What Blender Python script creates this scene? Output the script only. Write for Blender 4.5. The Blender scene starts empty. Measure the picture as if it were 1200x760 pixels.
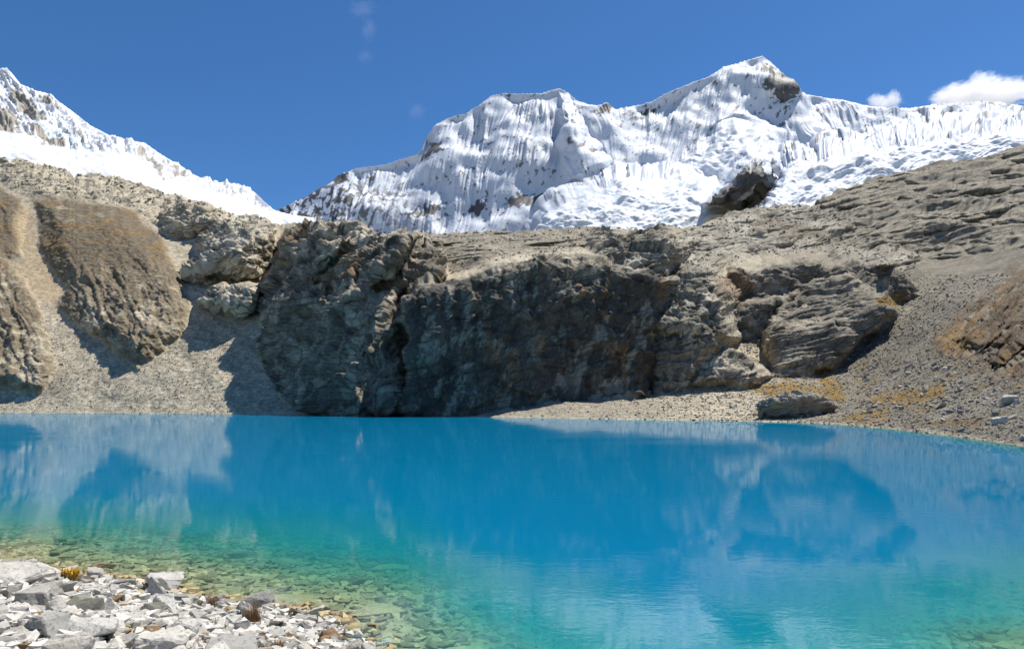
import bpy, bmesh, math, random
import numpy as np
from mathutils import Vector

random.seed(7)
rng = np.random.default_rng(11)
scene = bpy.context.scene
COL = scene.collection
rad = math.radians

# ------------------------------------------------------------------ image coordinates
# Points are read off in image pixels, seen from a point 4 m above the lake: a column, a
# row and an assumed depth give each terrain point its position.
FOC, PYH, CAMH = 796.0, 474.5, 4.0


def spot(px, py, D):
    return (px - 600.0) / FOC * D, D, CAMH + (PYH - py) / FOC * D


SUN_EL, SUN_AZ = 65.0, 54.0      # degrees; azimuth clockwise from +Y

# ------------------------------------------------------------------ noise
_perm = np.random.default_rng(3).permutation(256).astype(np.int32)
_perm = np.concatenate([_perm, _perm, _perm])
_g = np.random.default_rng(5).normal(size=(256, 3))
_g /= np.linalg.norm(_g, axis=1)[:, None]
_gx, _gy, _gz = (np.ascontiguousarray(_g[:, i], np.float32) for i in range(3))
_ru, _rv, _rw, _rs = (np.random.default_rng(20 + i).random(256).astype(np.float32) for i in range(4))


def pn(x, y, z):
    """gradient noise"""
    x, y, z = np.broadcast_arrays(np.asarray(x, np.float32), np.asarray(y, np.float32), np.asarray(z, np.float32))
    xi, yi, zi = np.floor(x), np.floor(y), np.floor(z)
    xf, yf, zf = x - xi, y - yi, z - zi
    xi, yi, zi = xi.astype(np.int32) & 255, yi.astype(np.int32) & 255, zi.astype(np.int32) & 255
    u, v, w = (t * t * t * (t * (t * 6 - 15) + 10) for t in (xf, yf, zf))
    res = []
    for a in (0, 1):
        pa = _perm[xi + a] + yi
        xa = xf - a
        col_ = []
        for b in (0, 1):
            pb = _perm[pa + b] + zi
            yb = yf - b
            h0, h1 = _perm[pb], _perm[pb + 1]
            q = _gx[h0] * xa + _gy[h0] * yb + _gz[h0] * zf
            q1 = _gx[h1] * xa + _gy[h1] * yb + _gz[h1] * (zf - 1)
            col_.append(q + (q1 - q) * w)
        res.append(col_[0] + (col_[1] - col_[0]) * v)
    return (res[0] + (res[1] - res[0]) * u) * 1.6


def facets(x, y, z, tilt=.6):
    """broken rock: every cell of a random partition is one tilted flat face"""
    x, y, z = (np.asarray(t, np.float32) for t in (x, y, z))
    xi, yi, zi = (np.floor(t).astype(np.int32) for t in (x, y, z))
    best = np.full(x.shape, 1e9, np.float32)
    out = np.zeros(x.shape, np.float32)
    for a in (-1, 0, 1):
        for b in (-1, 0, 1):
            for c in (-1, 0, 1):
                h = _perm[_perm[_perm[(xi + a) & 255] + ((yi + b) & 255)] + ((zi + c) & 255)]
                dx, dy, dz = x - (xi + a + _ru[h]), y - (yi + b + _rv[h]), z - (zi + c + _rw[h])
                d = dx * dx + dy * dy + dz * dz
                m_ = d < best
                best = np.where(m_, d, best)
                out = np.where(m_, .8 * (_rs[h] - .5) + tilt * (_gx[h] * dx + _gy[h] * dy + _gz[h] * dz), out)
    return out


def fbm(x, y, z, octv=4, gain=0.5):
    s, a = 0, 1.0
    for o in range(octv):
        s = s + a * pn(x * 2 ** o + 17.3 * o, y * 2 ** o + 5.1 * o, z * 2 ** o + 9.7 * o)
        a *= gain
    return s


def ridged(x, y, z, octv=4, gain=0.5):
    s, a, t = 0, 1.0, 0.0
    for o in range(octv):
        s = s + a * (1 - np.abs(pn(x * 2 ** o + 31.3 * o, y * 2 ** o + 2.1 * o, z * 2 ** o + 7.7 * o)) * 2)
        t += a
        a *= gain
    return s / t


def flutes(x, y, z, octv=3, gain=.55):
    s, a, t = 0, 1.0, 0.0
    for o in range(octv):
        s = s + a * (1 - np.abs(pn(x * 1.9 ** o + 31.3 * o, y + 2.1 * o, z + 7.7 * o)) * 2)
        t += a
        a *= gain
    return s / t


def sstep(a, b, x):
    t = np.clip((x - a) / (b - a), 0, 1)
    return t * t * (3 - 2 * t)


def lerp(a, b, t):
    return a + (b - a) * t


def curve(pts, x):
    p = np.array(pts, float)
    return np.interp(x, p[:, 0], p[:, 1])


def sdpoly(poly, X, Y, margin=60.0):
    """signed distance, positive inside, clamped to -margin outside"""
    P = np.array(poly, float)
    out = np.full(X.shape, -margin, float)
    m = ((X > P[:, 0].min() - margin) & (X < P[:, 0].max() + margin) & (Y > P[:, 1].min() - margin) & (Y < P[:, 1].max() + margin))
    x, y = X[m], Y[m]
    d2 = np.full(x.shape, 1e18)
    ins = np.zeros(x.shape, bool)
    for i in range(len(P)):
        ax, ay = P[i]
        bx, by = P[(i + 1) % len(P)]
        ex, ey = bx - ax, by - ay
        t = np.clip(((x - ax) * ex + (y - ay) * ey) / (ex * ex + ey * ey + 1e-9), 0, 1)
        d2 = np.minimum(d2, (x - ax - t * ex) ** 2 + (y - ay - t * ey) ** 2)
        if ay != by:
            c = ((ay > y) != (by > y)) & (x < ex * (y - ay) / ey + ax)
            ins ^= c
    out[m] = np.where(ins, 1, -1) * np.minimum(np.sqrt(d2), 1e3)
    return np.maximum(out, -margin)


def rbf(points, X, Y, sy=1.6):
    p = np.array(points, float)
    cx, cy, v = p[:, 0] / 100, p[:, 1] * sy / 100, np.log(p[:, 2])
    n = len(p)
    A = np.zeros((n + 3, n + 3))
    r = np.hypot(cx[:, None] - cx[None], cy[:, None] - cy[None])
    A[:n, :n] = r - np.eye(n) * 0.03
    A[:n, n] = 1
    A[:n, n + 1] = cx
    A[:n, n + 2] = cy
    A[n:, :n] = A[:n, n:].T
    w = np.linalg.solve(A, np.concatenate([v, np.zeros(3)]))
    fx, fy = (X / 100).ravel().astype(np.float32), (Y * sy / 100).ravel().astype(np.float32)
    o = w[n] + w[n + 1] * fx + w[n + 2] * fy
    for i in range(n):
        o += w[i] * np.hypot(fx - np.float32(cx[i]), fy - np.float32(cy[i]))
    return np.exp(o).reshape(X.shape)


def smin(a, b, k):
    h = np.clip(0.5 + 0.5 * (b - a) / k, 0, 1)
    return b * (1 - h) + a * h - k * h * (1 - h)


def blur(a, n):
    for _ in range(n):
        a = np.pad(a, 1, mode='edge')
        a = (a[1:-1, :-2] + a[1:-1, 2:] + a[:-2, 1:-1] + a[2:, 1:-1] + 2 * a[1:-1, 1:-1]) / 6
    return a


# ------------------------------------------------------------------ linking
def tag(o, label=None, cat=None, group=None, kind=None):
    for k, v in (('label', label), ('category', cat), ('group', group), ('kind', kind)):
        if v:
            o[k] = v
    return o


def link(name, me, mat=None):
    o = bpy.data.objects.new(name, me)
    COL.objects.link(o)
    if mat and not me.materials:
        me.materials.append(mat)
    return o


def mesh_np(name, verts, faces, smooth=True, cols=None, fattr=None):
    """verts (n,3), faces (m,4) or (m,3) arrays"""
    me = bpy.data.meshes.new(name)
    k = faces.shape[1]
    me.vertices.add(len(verts))
    me.vertices.foreach_set('co', np.ascontiguousarray(verts, np.float32).ravel())
    me.loops.add(faces.size)
    me.loops.foreach_set('vertex_index', np.ascontiguousarray(faces, np.int32).ravel())
    me.polygons.add(len(faces))
    me.polygons.foreach_set('loop_start', np.arange(0, faces.size, k, dtype=np.int32))
    me.polygons.foreach_set('loop_total', np.full(len(faces), k, np.int32))
    me.polygons.foreach_set('use_smooth', np.full(len(faces), bool(smooth)))
    if cols is not None:
        at = me.attributes.new('Col', 'FLOAT_COLOR', 'POINT')
        c4 = np.ones((len(verts), 4), np.float32)
        c4[:, :3] = cols
        at.data.foreach_set('color', c4.ravel())
    for nm, v in (fattr or {}).items():
        at = me.attributes.new(nm, 'FLOAT', 'POINT')
        at.data.foreach_set('value', np.ascontiguousarray(v, np.float32))
    me.update(calc_edges=True)
    return me


def grid_faces(r, c):
    i = np.arange(r * c).reshape(r, c)
    return np.stack([i[:-1, :-1], i[:-1, 1:], i[1:, 1:], i[1:, :-1]], -1).reshape(-1, 4)


def grid_normals(P):
    """P (r,c,3): unit normals facing the viewpoint"""
    du = np.gradient(P, axis=1)
    dv = np.gradient(P, axis=0)
    n = np.cross(du, dv)
    n /= np.linalg.norm(n, axis=-1, keepdims=True) + 1e-9
    toc = np.array([0, 0, CAMH]) - P
    s = np.sign((n * toc).sum(-1, keepdims=True))
    s[s == 0] = 1
    return n * s


def submesh(name, P, Fc, keep, cols, mat, fattr=None):
    F = Fc[keep]
    used = np.unique(F)
    remap = np.zeros(len(P), np.int64)
    remap[used] = np.arange(len(used))
    me = mesh_np(name, P[used], remap[F], True, cols[used] if cols is not None else None,
                 {k: v[used] for k, v in (fattr or {}).items()})
    return link(name, me, mat)


# ------------------------------------------------------------------ materials
def newmat(name):
    m = bpy.data.materials.new(name)
    m.use_nodes = True
    nt = m.node_tree
    b = nt.nodes['Principled BSDF']
    return m, nt, b


def nd(nt, typ, **kw):
    n = nt.nodes.new(typ)
    for k, v in kw.items():
        if k in n.inputs.keys():
            n.inputs[k].default_value = v
        else:
            setattr(n, k, v)
    return n


def mixc(nt, a, b, fac, blend='MIX'):
    n = nt.nodes.new('ShaderNodeMix')
    n.data_type = 'RGBA'
    n.blend_type = blend
    for s, v in ((0, fac), (6, a), (7, b)):
        if hasattr(v, 'is_linked') or hasattr(v, 'links'):
            nt.links.new(v, n.inputs[s])
        else:
            n.inputs[s].default_value = v
    return n.outputs[2]


def maprange(nt, sock, a, b, c, d):
    n = nt.nodes.new('ShaderNodeMapRange')
    nt.links.new(sock, n.inputs[0])
    for i, v in enumerate((a, b, c, d)):
        n.inputs[i + 1].default_value = v
    return n.outputs[0]


def rock_terrain_mat():
    m, nt, b = newmat('mountain rock and scree')
    L = nt.links.new
    geo = nd(nt, 'ShaderNodeNewGeometry')
    col = nd(nt, 'ShaderNodeAttribute', attribute_name='Col')
    rk = nd(nt, 'ShaderNodeAttribute', attribute_name='rock')
    n1 = nd(nt, 'ShaderNodeTexNoise', Scale=0.9, Detail=6.0, Roughness=0.65)
    L(geo.outputs['Position'], n1.inputs['Vector'])
    vor = nd(nt, 'ShaderNodeTexVoronoi', Scale=0.75, Randomness=1.0)
    L(geo.outputs['Position'], vor.inputs['Vector'])
    # every loose stone has its own tone
    sep = nd(nt, 'ShaderNodeSeparateColor')
    L(vor.outputs['Color'], sep.inputs[0])
    stone = maprange(nt, sep.outputs[0], 0, 1, 0.72, 1.28)
    nz = maprange(nt, n1.outputs[0], 0.3, 0.7, 0.72, 1.28)
    mix = nd(nt, 'ShaderNodeMix')
    L(rk.outputs['Fac'], mix.inputs[0]); L(stone, mix.inputs[2]); L(nz, mix.inputs[3])
    vm = nd(nt, 'ShaderNodeVectorMath', operation='SCALE')
    L(col.outputs['Color'], vm.inputs[0]); L(mix.outputs[0], vm.inputs['Scale'])
    L(vm.outputs[0], b.inputs['Base Color'])
    b.inputs['Roughness'].default_value = 0.85
    b.inputs['Specular IOR Level'].default_value = 0.25
    n2 = nd(nt, 'ShaderNodeTexNoise', Scale=1.6, Detail=8.0, Roughness=0.7)
    L(geo.outputs['Position'], n2.inputs['Vector'])
    bp = nd(nt, 'ShaderNodeBump', Strength=0.9, Distance=0.9)
    L(n2.outputs[0], bp.inputs['Height'])
    L(bp.outputs[0], b.inputs['Normal'])
    return m


def snow_mat():
    m, nt, b = newmat('snow ice and exposed rock')
    L = nt.links.new
    geo = nd(nt, 'ShaderNodeNewGeometry')
    col = nd(nt, 'ShaderNodeAttribute', attribute_name='Col')
    L(col.outputs['Color'], b.inputs['Base Color'])
    b.inputs['Roughness'].default_value = 0.6
    b.inputs['Specular IOR Level'].default_value = 0.3
    n2 = nd(nt, 'ShaderNodeTexNoise', Scale=0.12, Detail=8.0, Roughness=0.65)
    L(geo.outputs['Position'], n2.inputs['Vector'])
    bp = nd(nt, 'ShaderNodeBump', Strength=0.25, Distance=5.0)
    L(n2.outputs[0], bp.inputs['Height'])
    L(bp.outputs[0], b.inputs['Normal'])
    return m


MAT_ROCK = rock_terrain_mat()
MAT_SNOW = snow_mat()

# ------------------------------------------------------------------ the slopes round the lake
SHORE = [(-260, 483.8), (0, 484.2), (100, 484.4), (200, 484.8), (268, 485.3), (315, 485.8), (450, 487), (560, 488.4), (630, 489.4), (700, 490.8), (800, 492.6),
         (870, 493.4), (960, 496.2), (1000, 499), (1050, 503.5), (1100, 509), (1150, 515.5), (1200, 523), (1300, 546), (1460, 600)]
MIDTOP = [(-260, 165), (0, 184), (12, 191), (20, 187), (60, 196), (82, 201), (88, 210), (105, 202), (128, 206), (160, 214), (190, 226), (230, 236),
          (268, 251), (300, 253), (318, 262), (345, 261), (400, 262), (430, 265), (470, 270), (520, 274), (560, 271), (620, 270), (700, 266),
          (760, 268), (800, 266), (830, 262), (860, 247), (905, 243), (950, 242), (975, 228), (1000, 216), (1040, 206), (1080, 196), (1120, 190),
          (1160, 183), (1200, 172), (1300, 150), (1460, 110)]
base_pts = [(x, curve(SHORE, x), CAMH * FOC / (curve(SHORE, x) - PYH)) for x in range(-240, 1461, 60)]
base_pts += [
    (-220, 440, 362), (-220, 340, 445), (-220, 200, 800), (0, 440, 352), (0, 380, 396), (0, 300, 490), (0, 215, 640), (0, 180, 690),
    (60, 440, 347), (60, 330, 450), (60, 230, 590), (100, 400, 374), (100, 200, 660), (150, 460, 327), (150, 400, 369), (200, 440, 335),
    (200, 380, 380), (200, 330, 424), (200, 270, 520), (200, 235, 610), (260, 450, 319), (270, 400, 354), (280, 370, 376), (260, 330, 430),
    (270, 280, 520), (280, 253, 590), (320, 420, 338), (330, 340, 400), (330, 258, 560),
    (400, 262, 430), (500, 272, 430), (600, 268, 405), (700, 263, 430), (770, 262, 450), (560, 300, 318), (640, 482, 226), (700, 472, 236),
    (750, 466, 248), (450, 400, 300), (560, 400, 310), (700, 400, 310), (450, 320, 330), (700, 310, 325), (640, 310, 320),
    (800, 470, 235), (850, 470, 230), (900, 470, 222), (960, 470, 212), (1000, 470, 195), (1050, 470, 170), (1100, 470, 140), (1150, 470, 118),
    (1200, 470, 100), (800, 440, 262), (850, 440, 262), (900, 450, 250), (960, 440, 265), (1000, 440, 255), (1050, 440, 215), (1100, 440, 178),
    (1150, 440, 155), (1200, 440, 128), (1000, 400, 300), (1050, 400, 270), (1100, 400, 222), (1150, 400, 190), (1200, 400, 165),
    (1080, 350, 315), (1100, 350, 290), (1150, 350, 250), (1200, 350, 230), (1100, 300, 420), (1150, 300, 380), (1200, 300, 330),
    (1000, 310, 380), (900, 310, 360), (850, 325, 348), (800, 330, 310), (1000, 270, 440), (1100, 265, 440), (1200, 262, 400), (1000, 235, 500),
    (1050, 212, 550), (1100, 197, 555), (1200, 175, 550), (1200, 225, 460), (900, 270, 415), (850, 262, 430), (800, 265, 405), (900, 246, 470),
    (950, 242, 485), (850, 250, 470), (800, 300, 345), (850, 292, 370), (850, 380, 318), (900, 380, 318), (950, 380, 292), (800, 400, 275),
    (1440, 480, 58), (1440, 400, 100), (1440, 300, 180), (1440, 200, 330), (1440, 125, 520), (1320, 400, 130), (1320, 160, 600), (1320, 300, 260)]

NR, NC = 620, 1460
PXM = np.broadcast_to(np.linspace(-240, 1440, NC)[None], (NR, NC)).copy()
vv = np.linspace(0, 1, NR)[:, None]
lo = curve(SHORE, PXM[0])[None]
hi = curve(MIDTOP, PXM[0])[None]
jag = (2.2 * pn(PXM[0] / 9, 0.3, 0) + 1.5 * pn(PXM[0] / 3, 4.3, 0))[None]      # a ragged crest
PYM = lo + (hi - lo) * vv + jag * vv ** 14
X, Y = PXM, PYM
base = rbf(base_pts, X, Y)

# slightly wandering outlines for every region
WX = X + 5 * fbm(X / 26, Y / 26, 1.5, 3)
WY = Y + 5 * fbm(X / 26, Y / 26, 7.5, 3)


def mass(poly, px0, py0, D0, theta, kx=0.0, R=30.0, w=20.0, extra=None):
    sd = sdpoly(poly, WX, WY)
    t = math.tan(rad(theta))
    p0, p = (PYH - py0) / FOC, (PYH - Y) / FOC
    D = D0 * (t - p0) / np.maximum(t - p, 0.15)
    D = D * np.clip(1 + kx * (X - px0), 0.3, 2)
    e = 1 - np.clip(sd / w, 0, 1)
    D = D + R * (1 - np.sqrt(np.maximum(0, 1 - e * e)))
    D = D + np.maximum(-sd, 0) * R * 0.35
    if extra is not None:
        D = D + extra
    D[sd < -40] = 1e4
    return D, sd


HILL = [(40, 232), (60, 232), (100, 235), (150, 240), (190, 278), (215, 325), (226, 362), (208, 393), (178, 420), (160, 430), (128, 412), (95, 388),
        (68, 362), (78, 335), (60, 318), (48, 290)]
HILL_L = [(-300, 285), (-10, 282), (22, 320), (38, 350), (52, 385), (66, 430), (46, 458), (0, 455), (-100, 462), (-300, 470)]
HILL_U = [(-300, 205), (0, 214), (26, 236), (30, 265), (22, 300), (0, 312), (-300, 320)]
DOME = [(206, 322), (224, 300), (236, 275), (262, 254), (300, 252), (320, 260), (322, 292), (315, 322), (305, 342), (280, 343), (250, 338), (226, 342)]
DOME_LOW = [(232, 352), (250, 334), (290, 332), (312, 338), (302, 360), (286, 372), (262, 373)]
SLAB_L = [(176, 284), (190, 250), (212, 236), (258, 240), (276, 258), (240, 284), (215, 290)]
BUTT_L = [(300, 500), (303, 420), (306, 362), (318, 320), (330, 285), (350, 262), (420, 256), (472, 263), (520, 290), (528, 330), (482, 350), (482, 420), (474, 500)]
BUTT_LO = [(302, 500), (305, 420), (310, 372), (326, 345), (352, 330), (385, 340), (412, 326), (440, 336), (462, 345), (474, 380), (478, 430), (474, 500)]
RIB_A = [(330, 500), (335, 440), (360, 395), (395, 345), (430, 305), (462, 275), (490, 272), (470, 310), (430, 350), (400, 400), (380, 450), (372, 500)]
RIB_B = [(412, 500), (425, 430), (452, 370), (480, 335), (520, 322), (505, 350), (478, 390), (460, 440), (452, 500)]
RIB_C = [(318, 400), (322, 350), (345, 312), (380, 285), (410, 275), (398, 300), (365, 330), (345, 365), (335, 410)]
WALL = [(468, 500), (476, 400), (470, 350), (500, 336), (525, 331), (574, 313), (612, 304), (665, 299), (700, 300), (760, 310), (790, 330), (772, 370), (766, 468),
        (700, 480), (560, 500)]
BULGE = [(690, 305), (715, 272), (780, 264), (796, 290), (784, 322), (748, 350), (700, 348)]
BLOCK = [(764, 350), (790, 312), (832, 316), (852, 342), (852, 364), (818, 392), (764, 396)]
BLOCK_LO = [(764, 388), (790, 392), (815, 384), (850, 360), (858, 395), (832, 420), (812, 452), (790, 482), (765, 484)]
ROOF = [(842, 328), (865, 306), (890, 314), (915, 306), (944, 302), (970, 307), (1000, 305), (1040, 310), (1076, 332), (1078, 346), (1042, 362), (1000, 345),
        (978, 335), (944, 345), (925, 365), (897, 395), (860, 380)]
SHELF = [(1085, 222), (1112, 214), (1160, 222), (1168, 240), (1122, 248), (1095, 240)]
CROP = [(908, 438), (897, 400), (902, 375), (930, 352), (962, 325), (1000, 325), (1040, 345), (1052, 368), (1004, 400), (978, 430), (940, 442)]
RECESS = [(846, 350), (900, 350), (930, 345), (912, 385), (897, 400), (908, 436), (880, 424), (858, 405)]
CROP_LO = [(903, 392), (932, 384), (975, 378), (1000, 386), (1004, 400), (980, 432), (940, 444), (908, 440)]
RIBS = [(808, 455), (818, 424), (835, 403), (870, 414), (908, 440), (880, 456)]
RIDGE_R = [(1092, 408), (1104, 378), (1150, 338), (1200, 297), (1460, 170), (1460, 480), (1240, 446), (1165, 452), (1128, 428)]
KNOLL = [(770, 262), (800, 256), (835, 262), (842, 274), (800, 280), (770, 276)]

D = base
masses, depths = {}, {}


def put(name, k, *a, **kw):
    global D
    m, sd = mass(*a, **kw)
    D = smin(D, m, k)
    masses[name] = sd
    depths[name] = m.astype(np.float32)


def relief(name, poly, H, w, cut, soft=.6):
    """a swelling of the slope itself"""
    global D
    sd = sdpoly(poly, WX, WY)
    D = D - H * sstep(-2, w, sd) ** soft + cut * sstep(2, 24, sd)
    masses[name] = sd
    depths[name] = np.full(X.shape, -1e3, np.float32)


gul = ridged((X - 0.35 * (Y - 300) + 9 * fbm(X / 40, Y / 50, 3, 3)) / 24, Y / 110, 3.3, 4, .6)          # gullies cut in the left hill
gx1 = X - .42 * (Y - 300) + 17 * fbm(X / 46, Y / 60, 3, 4, .55)
relief('hill_u', HILL_U, 14, 20, 4 * flutes(gx1 / 14, Y / 60, 2.2, 3))
relief('hill_l', HILL_L, 13, 20, 7 * flutes(gx1 / 17, Y / 60, 4.2, 4, .6))
relief('hill', HILL, 25, 32, 8 * flutes(gx1 / 24, Y / 45, 3.3, 4, .62) * sstep(-.5, .3, fbm(X / 40, Y / 40, 6, 2) + .2) * sstep(275, 330, Y))
gr_ = flutes((X + 1.05 * (Y - 350) + 4 * fbm(X / 30, Y / 30, 3, 3)) / 19, (Y - X) / 70, 9.1, 4, .65)
relief('ridge_r', RIDGE_R, 8, 40, 9 * gr_ + 2.2 * fbm(X / 9, Y / 9, 5, 3), 1.0)
put('slab_l', 8, SLAB_L, 225, 265, 500, 62, kx=-0.0006, R=60, w=30)
put('dome', 4, DOME, 275, 300, 402, 76, kx=-0.0002, R=85, w=48)
put('dome_low', 4, DOME_LOW, 272, 350, 362, 66, R=36, w=18)
lean = 66 * sstep(420, 300, X)
put('butt', 6, BUTT_L, 400, 360, 270, 48, kx=-0.0004, R=50, w=30, extra=lean)
put('butt_lo', 8, BUTT_LO, 390, 420, 260, 74, kx=-0.0005, R=22, w=22, extra=lean * .8)
put('rib_a', 5, RIB_A, 400, 380, 259, 62, kx=-0.0008, R=26, w=20, extra=lean * .8)
put('rib_c', 5, RIB_C, 360, 340, 272, 60, kx=-0.0008, R=24, w=16, extra=lean * .9)
put('wall', 8, WALL, 600, 400, 238, 84, kx=0.00022, R=26, w=14)
put('rib_b', 5, RIB_B, 455, 410, 254, 68, kx=-0.0006, R=26, w=16)
put('bulge', 10, BULGE, 740, 305, 258, 56, kx=-0.0003, R=18, w=26)
put('roof', 16, ROOF, 960, 325, 318, 80, R=12, w=11)
put('block', 14, BLOCK, 800, 355, 258, 46, kx=-0.0003, R=14, w=18)
put('block_lo', 12, BLOCK_LO, 805, 420, 248, 80, kx=-0.0002, R=12, w=14)
put('recess', 10, RECESS, 880, 380, 300, 84, R=14, w=12)
put('crop', 20, CROP, 970, 372, 284, 44, kx=-0.0003, R=10, w=22)
put('crop_lo', 12, CROP_LO, 955, 412, 268, 84, kx=-0.0002, R=8, w=14)
put('ribs', 4, RIBS, 860, 435, 246, 52, R=16, w=16)
put('knoll', 4, KNOLL, 805, 268, 440, 60, R=30, w=10)
D = blur(D, 2)
for k in masses:      # only where that mass is really the surface
    masses[k] = np.minimum(masses[k], 3.0 * (D + 4 - depths[k]))
depths = None

# how bare / rocky each place is
rockm = np.zeros_like(X)
for k, a in (('dome', 1), ('dome_low', 1), ('slab_l', .9), ('butt', 1), ('wall', 1), ('bulge', 1), ('roof', 1), ('block', 1), ('block_lo', 1), ('rib_b', 1), ('butt_lo', 1), ('rib_a', 1), ('rib_c', 1), ('recess', 1), ('crop_lo', 1), ('crop', 1), ('ribs', 1), ('knoll', .8)):
    rockm = np.maximum(rockm, a * sstep(-4, 5, masses[k]))
slabs_r = sdpoly([(930, 235), (1000, 205), (1460, 90), (1460, 210), (1200, 285), (1110, 300), (1060, 296), (960, 285)], WX, WY)
slabs_l = sdpoly([(-300, 150), (0, 170), (150, 195), (330, 250), (320, 300), (230, 290), (185, 262), (150, 238), (90, 234), (40, 228), (0, 212), (-300, 205)], WX, WY)
bench = sdpoly([(780, 300), (800, 270), (860, 240), (960, 236), (1000, 280), (1080, 300), (1060, 320), (960, 290), (860, 300), (800, 345), (770, 350)], WX, WY)
talr = sdpoly([(1080, 310), (1200, 285), (1110, 380), (1095, 410), (1000, 440), (1060, 360)], WX, WY)
rockm = np.maximum(rockm, .85 * sstep(-8, 8, slabs_r))
rockm = np.maximum(rockm, .7 * sstep(-8, 8, slabs_l))
rockm = np.maximum(rockm, .7 * sstep(-10, 10, bench))
moraine = sdpoly([(490, 300), (500, 262), (700, 255), (770, 262), (720, 268), (690, 292), (600, 298), (540, 318)], WX, WY)
rockm = np.where(moraine > -4, np.minimum(rockm, 1 - .15 * sstep(-4, 6, moraine)), rockm)
hillm = np.maximum.reduce([sstep(-5, 6, masses[k]) for k in ('hill', 'hill_l', 'hill_u')])
rgt = sstep(-6, 20, masses['ridge_r'] + 7 * fbm(X / 12, Y / 12, 8, 3))

# ledges: the bedding breaks the slabs into steps, a riser and a tread each
dDu = np.clip(-np.gradient(blur(D, 4), axis=0) / np.gradient(Y, axis=0), 0, 7)
msl0 = np.maximum.reduce([sstep(-8, 8, slabs_r), sstep(-8, 8, bench), .7 * sstep(-3, 6, np.maximum(masses['crop'], masses['block'])), .55 * sstep(-8, 8, slabs_l),
                          .75 * sstep(-3, 6, moraine), .5 * sstep(-3, 6, np.maximum(masses['butt'], masses['knoll']))])
u_ = -(Y + .2 * (X - 1000))
for per, kk, sd_n in ((15, .85, 3.1), (6.5, .8, 9.4), (3.4, .6, 5.2)):
    ph = u_ / per + 1.2 * fbm(X / (per * 15), Y / (per * 3.0), sd_n, 5, .5)
    f_ = ph - np.floor(ph)
    wq = .42
    g_ = np.where(f_ < wq, .03 * f_ / wq, .03 + .97 * (f_ - wq) / (1 - wq))
    on = sstep(-.25, .3, fbm(X / (per * 11), Y / (per * 1.6), sd_n + 4, 3))
    D = D + dDu * per * (g_ - f_) * kk * on * msl0
D = blur(D, 1)

P = np.stack(spot(X, Y, D), -1)
N = blur(grid_normals(P)[..., 0], 3), blur(grid_normals(P)[..., 1], 3), blur(grid_normals(P)[..., 2], 3)
N = np.stack(N, -1)
N /= np.linalg.norm(N, axis=-1, keepdims=True) + 1e-9
px_, py_, pz_ = P[..., 0], P[..., 1], P[..., 2]

spc = np.linalg.norm(np.gradient(P, axis=0), axis=-1)
spc = blur(spc, 2)
f_s, f_m = 1 / (1 + (spc / 1.6) ** 2), 1 / (1 + (spc / 4.5) ** 2)
# rock relief: big blocks, joints, and bedding
big = ridged(px_ / 46, py_ / 46, pz_ / 46, 2)
mid = ridged(px_ / 15 + .3 * pn(px_ / 30, py_ / 30, pz_ / 30), py_ / 15, pz_ / 19, 4, .55)
fin = fbm(px_ / 4.2, py_ / 4.2, pz_ / 4.2, 3, .6)
# joints that run down to the left on the left buttress, upright on the wall
diag = ridged((X + 0.75 * (Y - 380)) / 30 + .5 * fbm(X / 40, Y / 40, 2, 2), (Y - .75 * X) / 120, 4.4, 3)
upr = ridged(X / 15 + .6 * fbm(X / 30, Y / 45, 5, 2), Y / 130, 2.4, 4)
bed = ridged((X + 3.6 * Y) / 420, (Y + .26 * (X - 1000) + 4 * fbm(X / 60, Y / 60, 3, 2)) / 13, 6.6, 4, .6)
butt_all = np.maximum.reduce([masses[k] for k in ('butt', 'butt_lo', 'rib_a', 'rib_b', 'rib_c')])
mb, mw = sstep(-3, 8, butt_all), np.maximum(sstep(4, 24, masses['wall']), sstep(-3, 8, masses['block_lo']))
msl = np.maximum(sstep(-8, 8, slabs_r), np.maximum(.9 * sstep(-10, 10, bench), sstep(-3, 6, np.maximum(masses['crop'], masses['crop_lo']))))
sc = np.clip(D / 300, 0.5, 1.5)
fin = fin * f_s * 1.15
mid = .45 + (mid - .45) * f_m * 1.15
bed2 = ridged((X + 3 * Y) / 150, (Y + .22 * (X - 1000) + 2 * fbm(X / 30, Y / 30, 3, 2)) / 5, 16.6, 3, .6)
terr = ridged(px_ / 60, py_ / 60, pz_ / 9 + .8 * fbm(px_ / 40, py_ / 40, pz_ / 40, 2), 3, .55)      # ledges
iso = 1 - .7 * msl
terr = .45 + (terr - .45) * f_m
rk = rockm > .05
fc1, fc2 = np.zeros(X.shape, np.float32), np.zeros(X.shape, np.float32)
wp = 3 * pn(px_ / 14, py_ / 14, pz_ / 14)[rk]
fc1[rk] = facets((px_[rk] + wp) / 15, py_[rk] / 17, (pz_[rk] + wp) / 11)
fc2[rk] = facets((px_[rk] + .4 * wp) / 4.6 + 7.7, py_[rk] / 5.4, (pz_[rk] - .4 * wp) / 3.4)
fc1 *= f_m; fc2 *= f_s * .5 + f_m * .5
disp = rockm * (3.4 * (big - .45) + 1.5 * (mid - .45) * iso + .8 * fin * iso + 2.2 * (terr - .45) * iso + 2.6 * fc1 * (1 - .8 * msl) + 1.1 * fc2 * (1 - .65 * msl)) * sc * (1 - .5 * sstep(8, -8, -slabs_l))
disp += mb * 6.0 * (diag - .45) + mw * 2.8 * (upr - .45)
disp += msl * (2.2 * (bed - .45) * (.3 + .7 * f_m) + 1.2 * (bed2 - .45) * (.2 + .8 * f_m)) * sc
left = sstep(330, 250, X) * rockm
disp += left * 2.0 * (mid - .4) * sc
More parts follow.
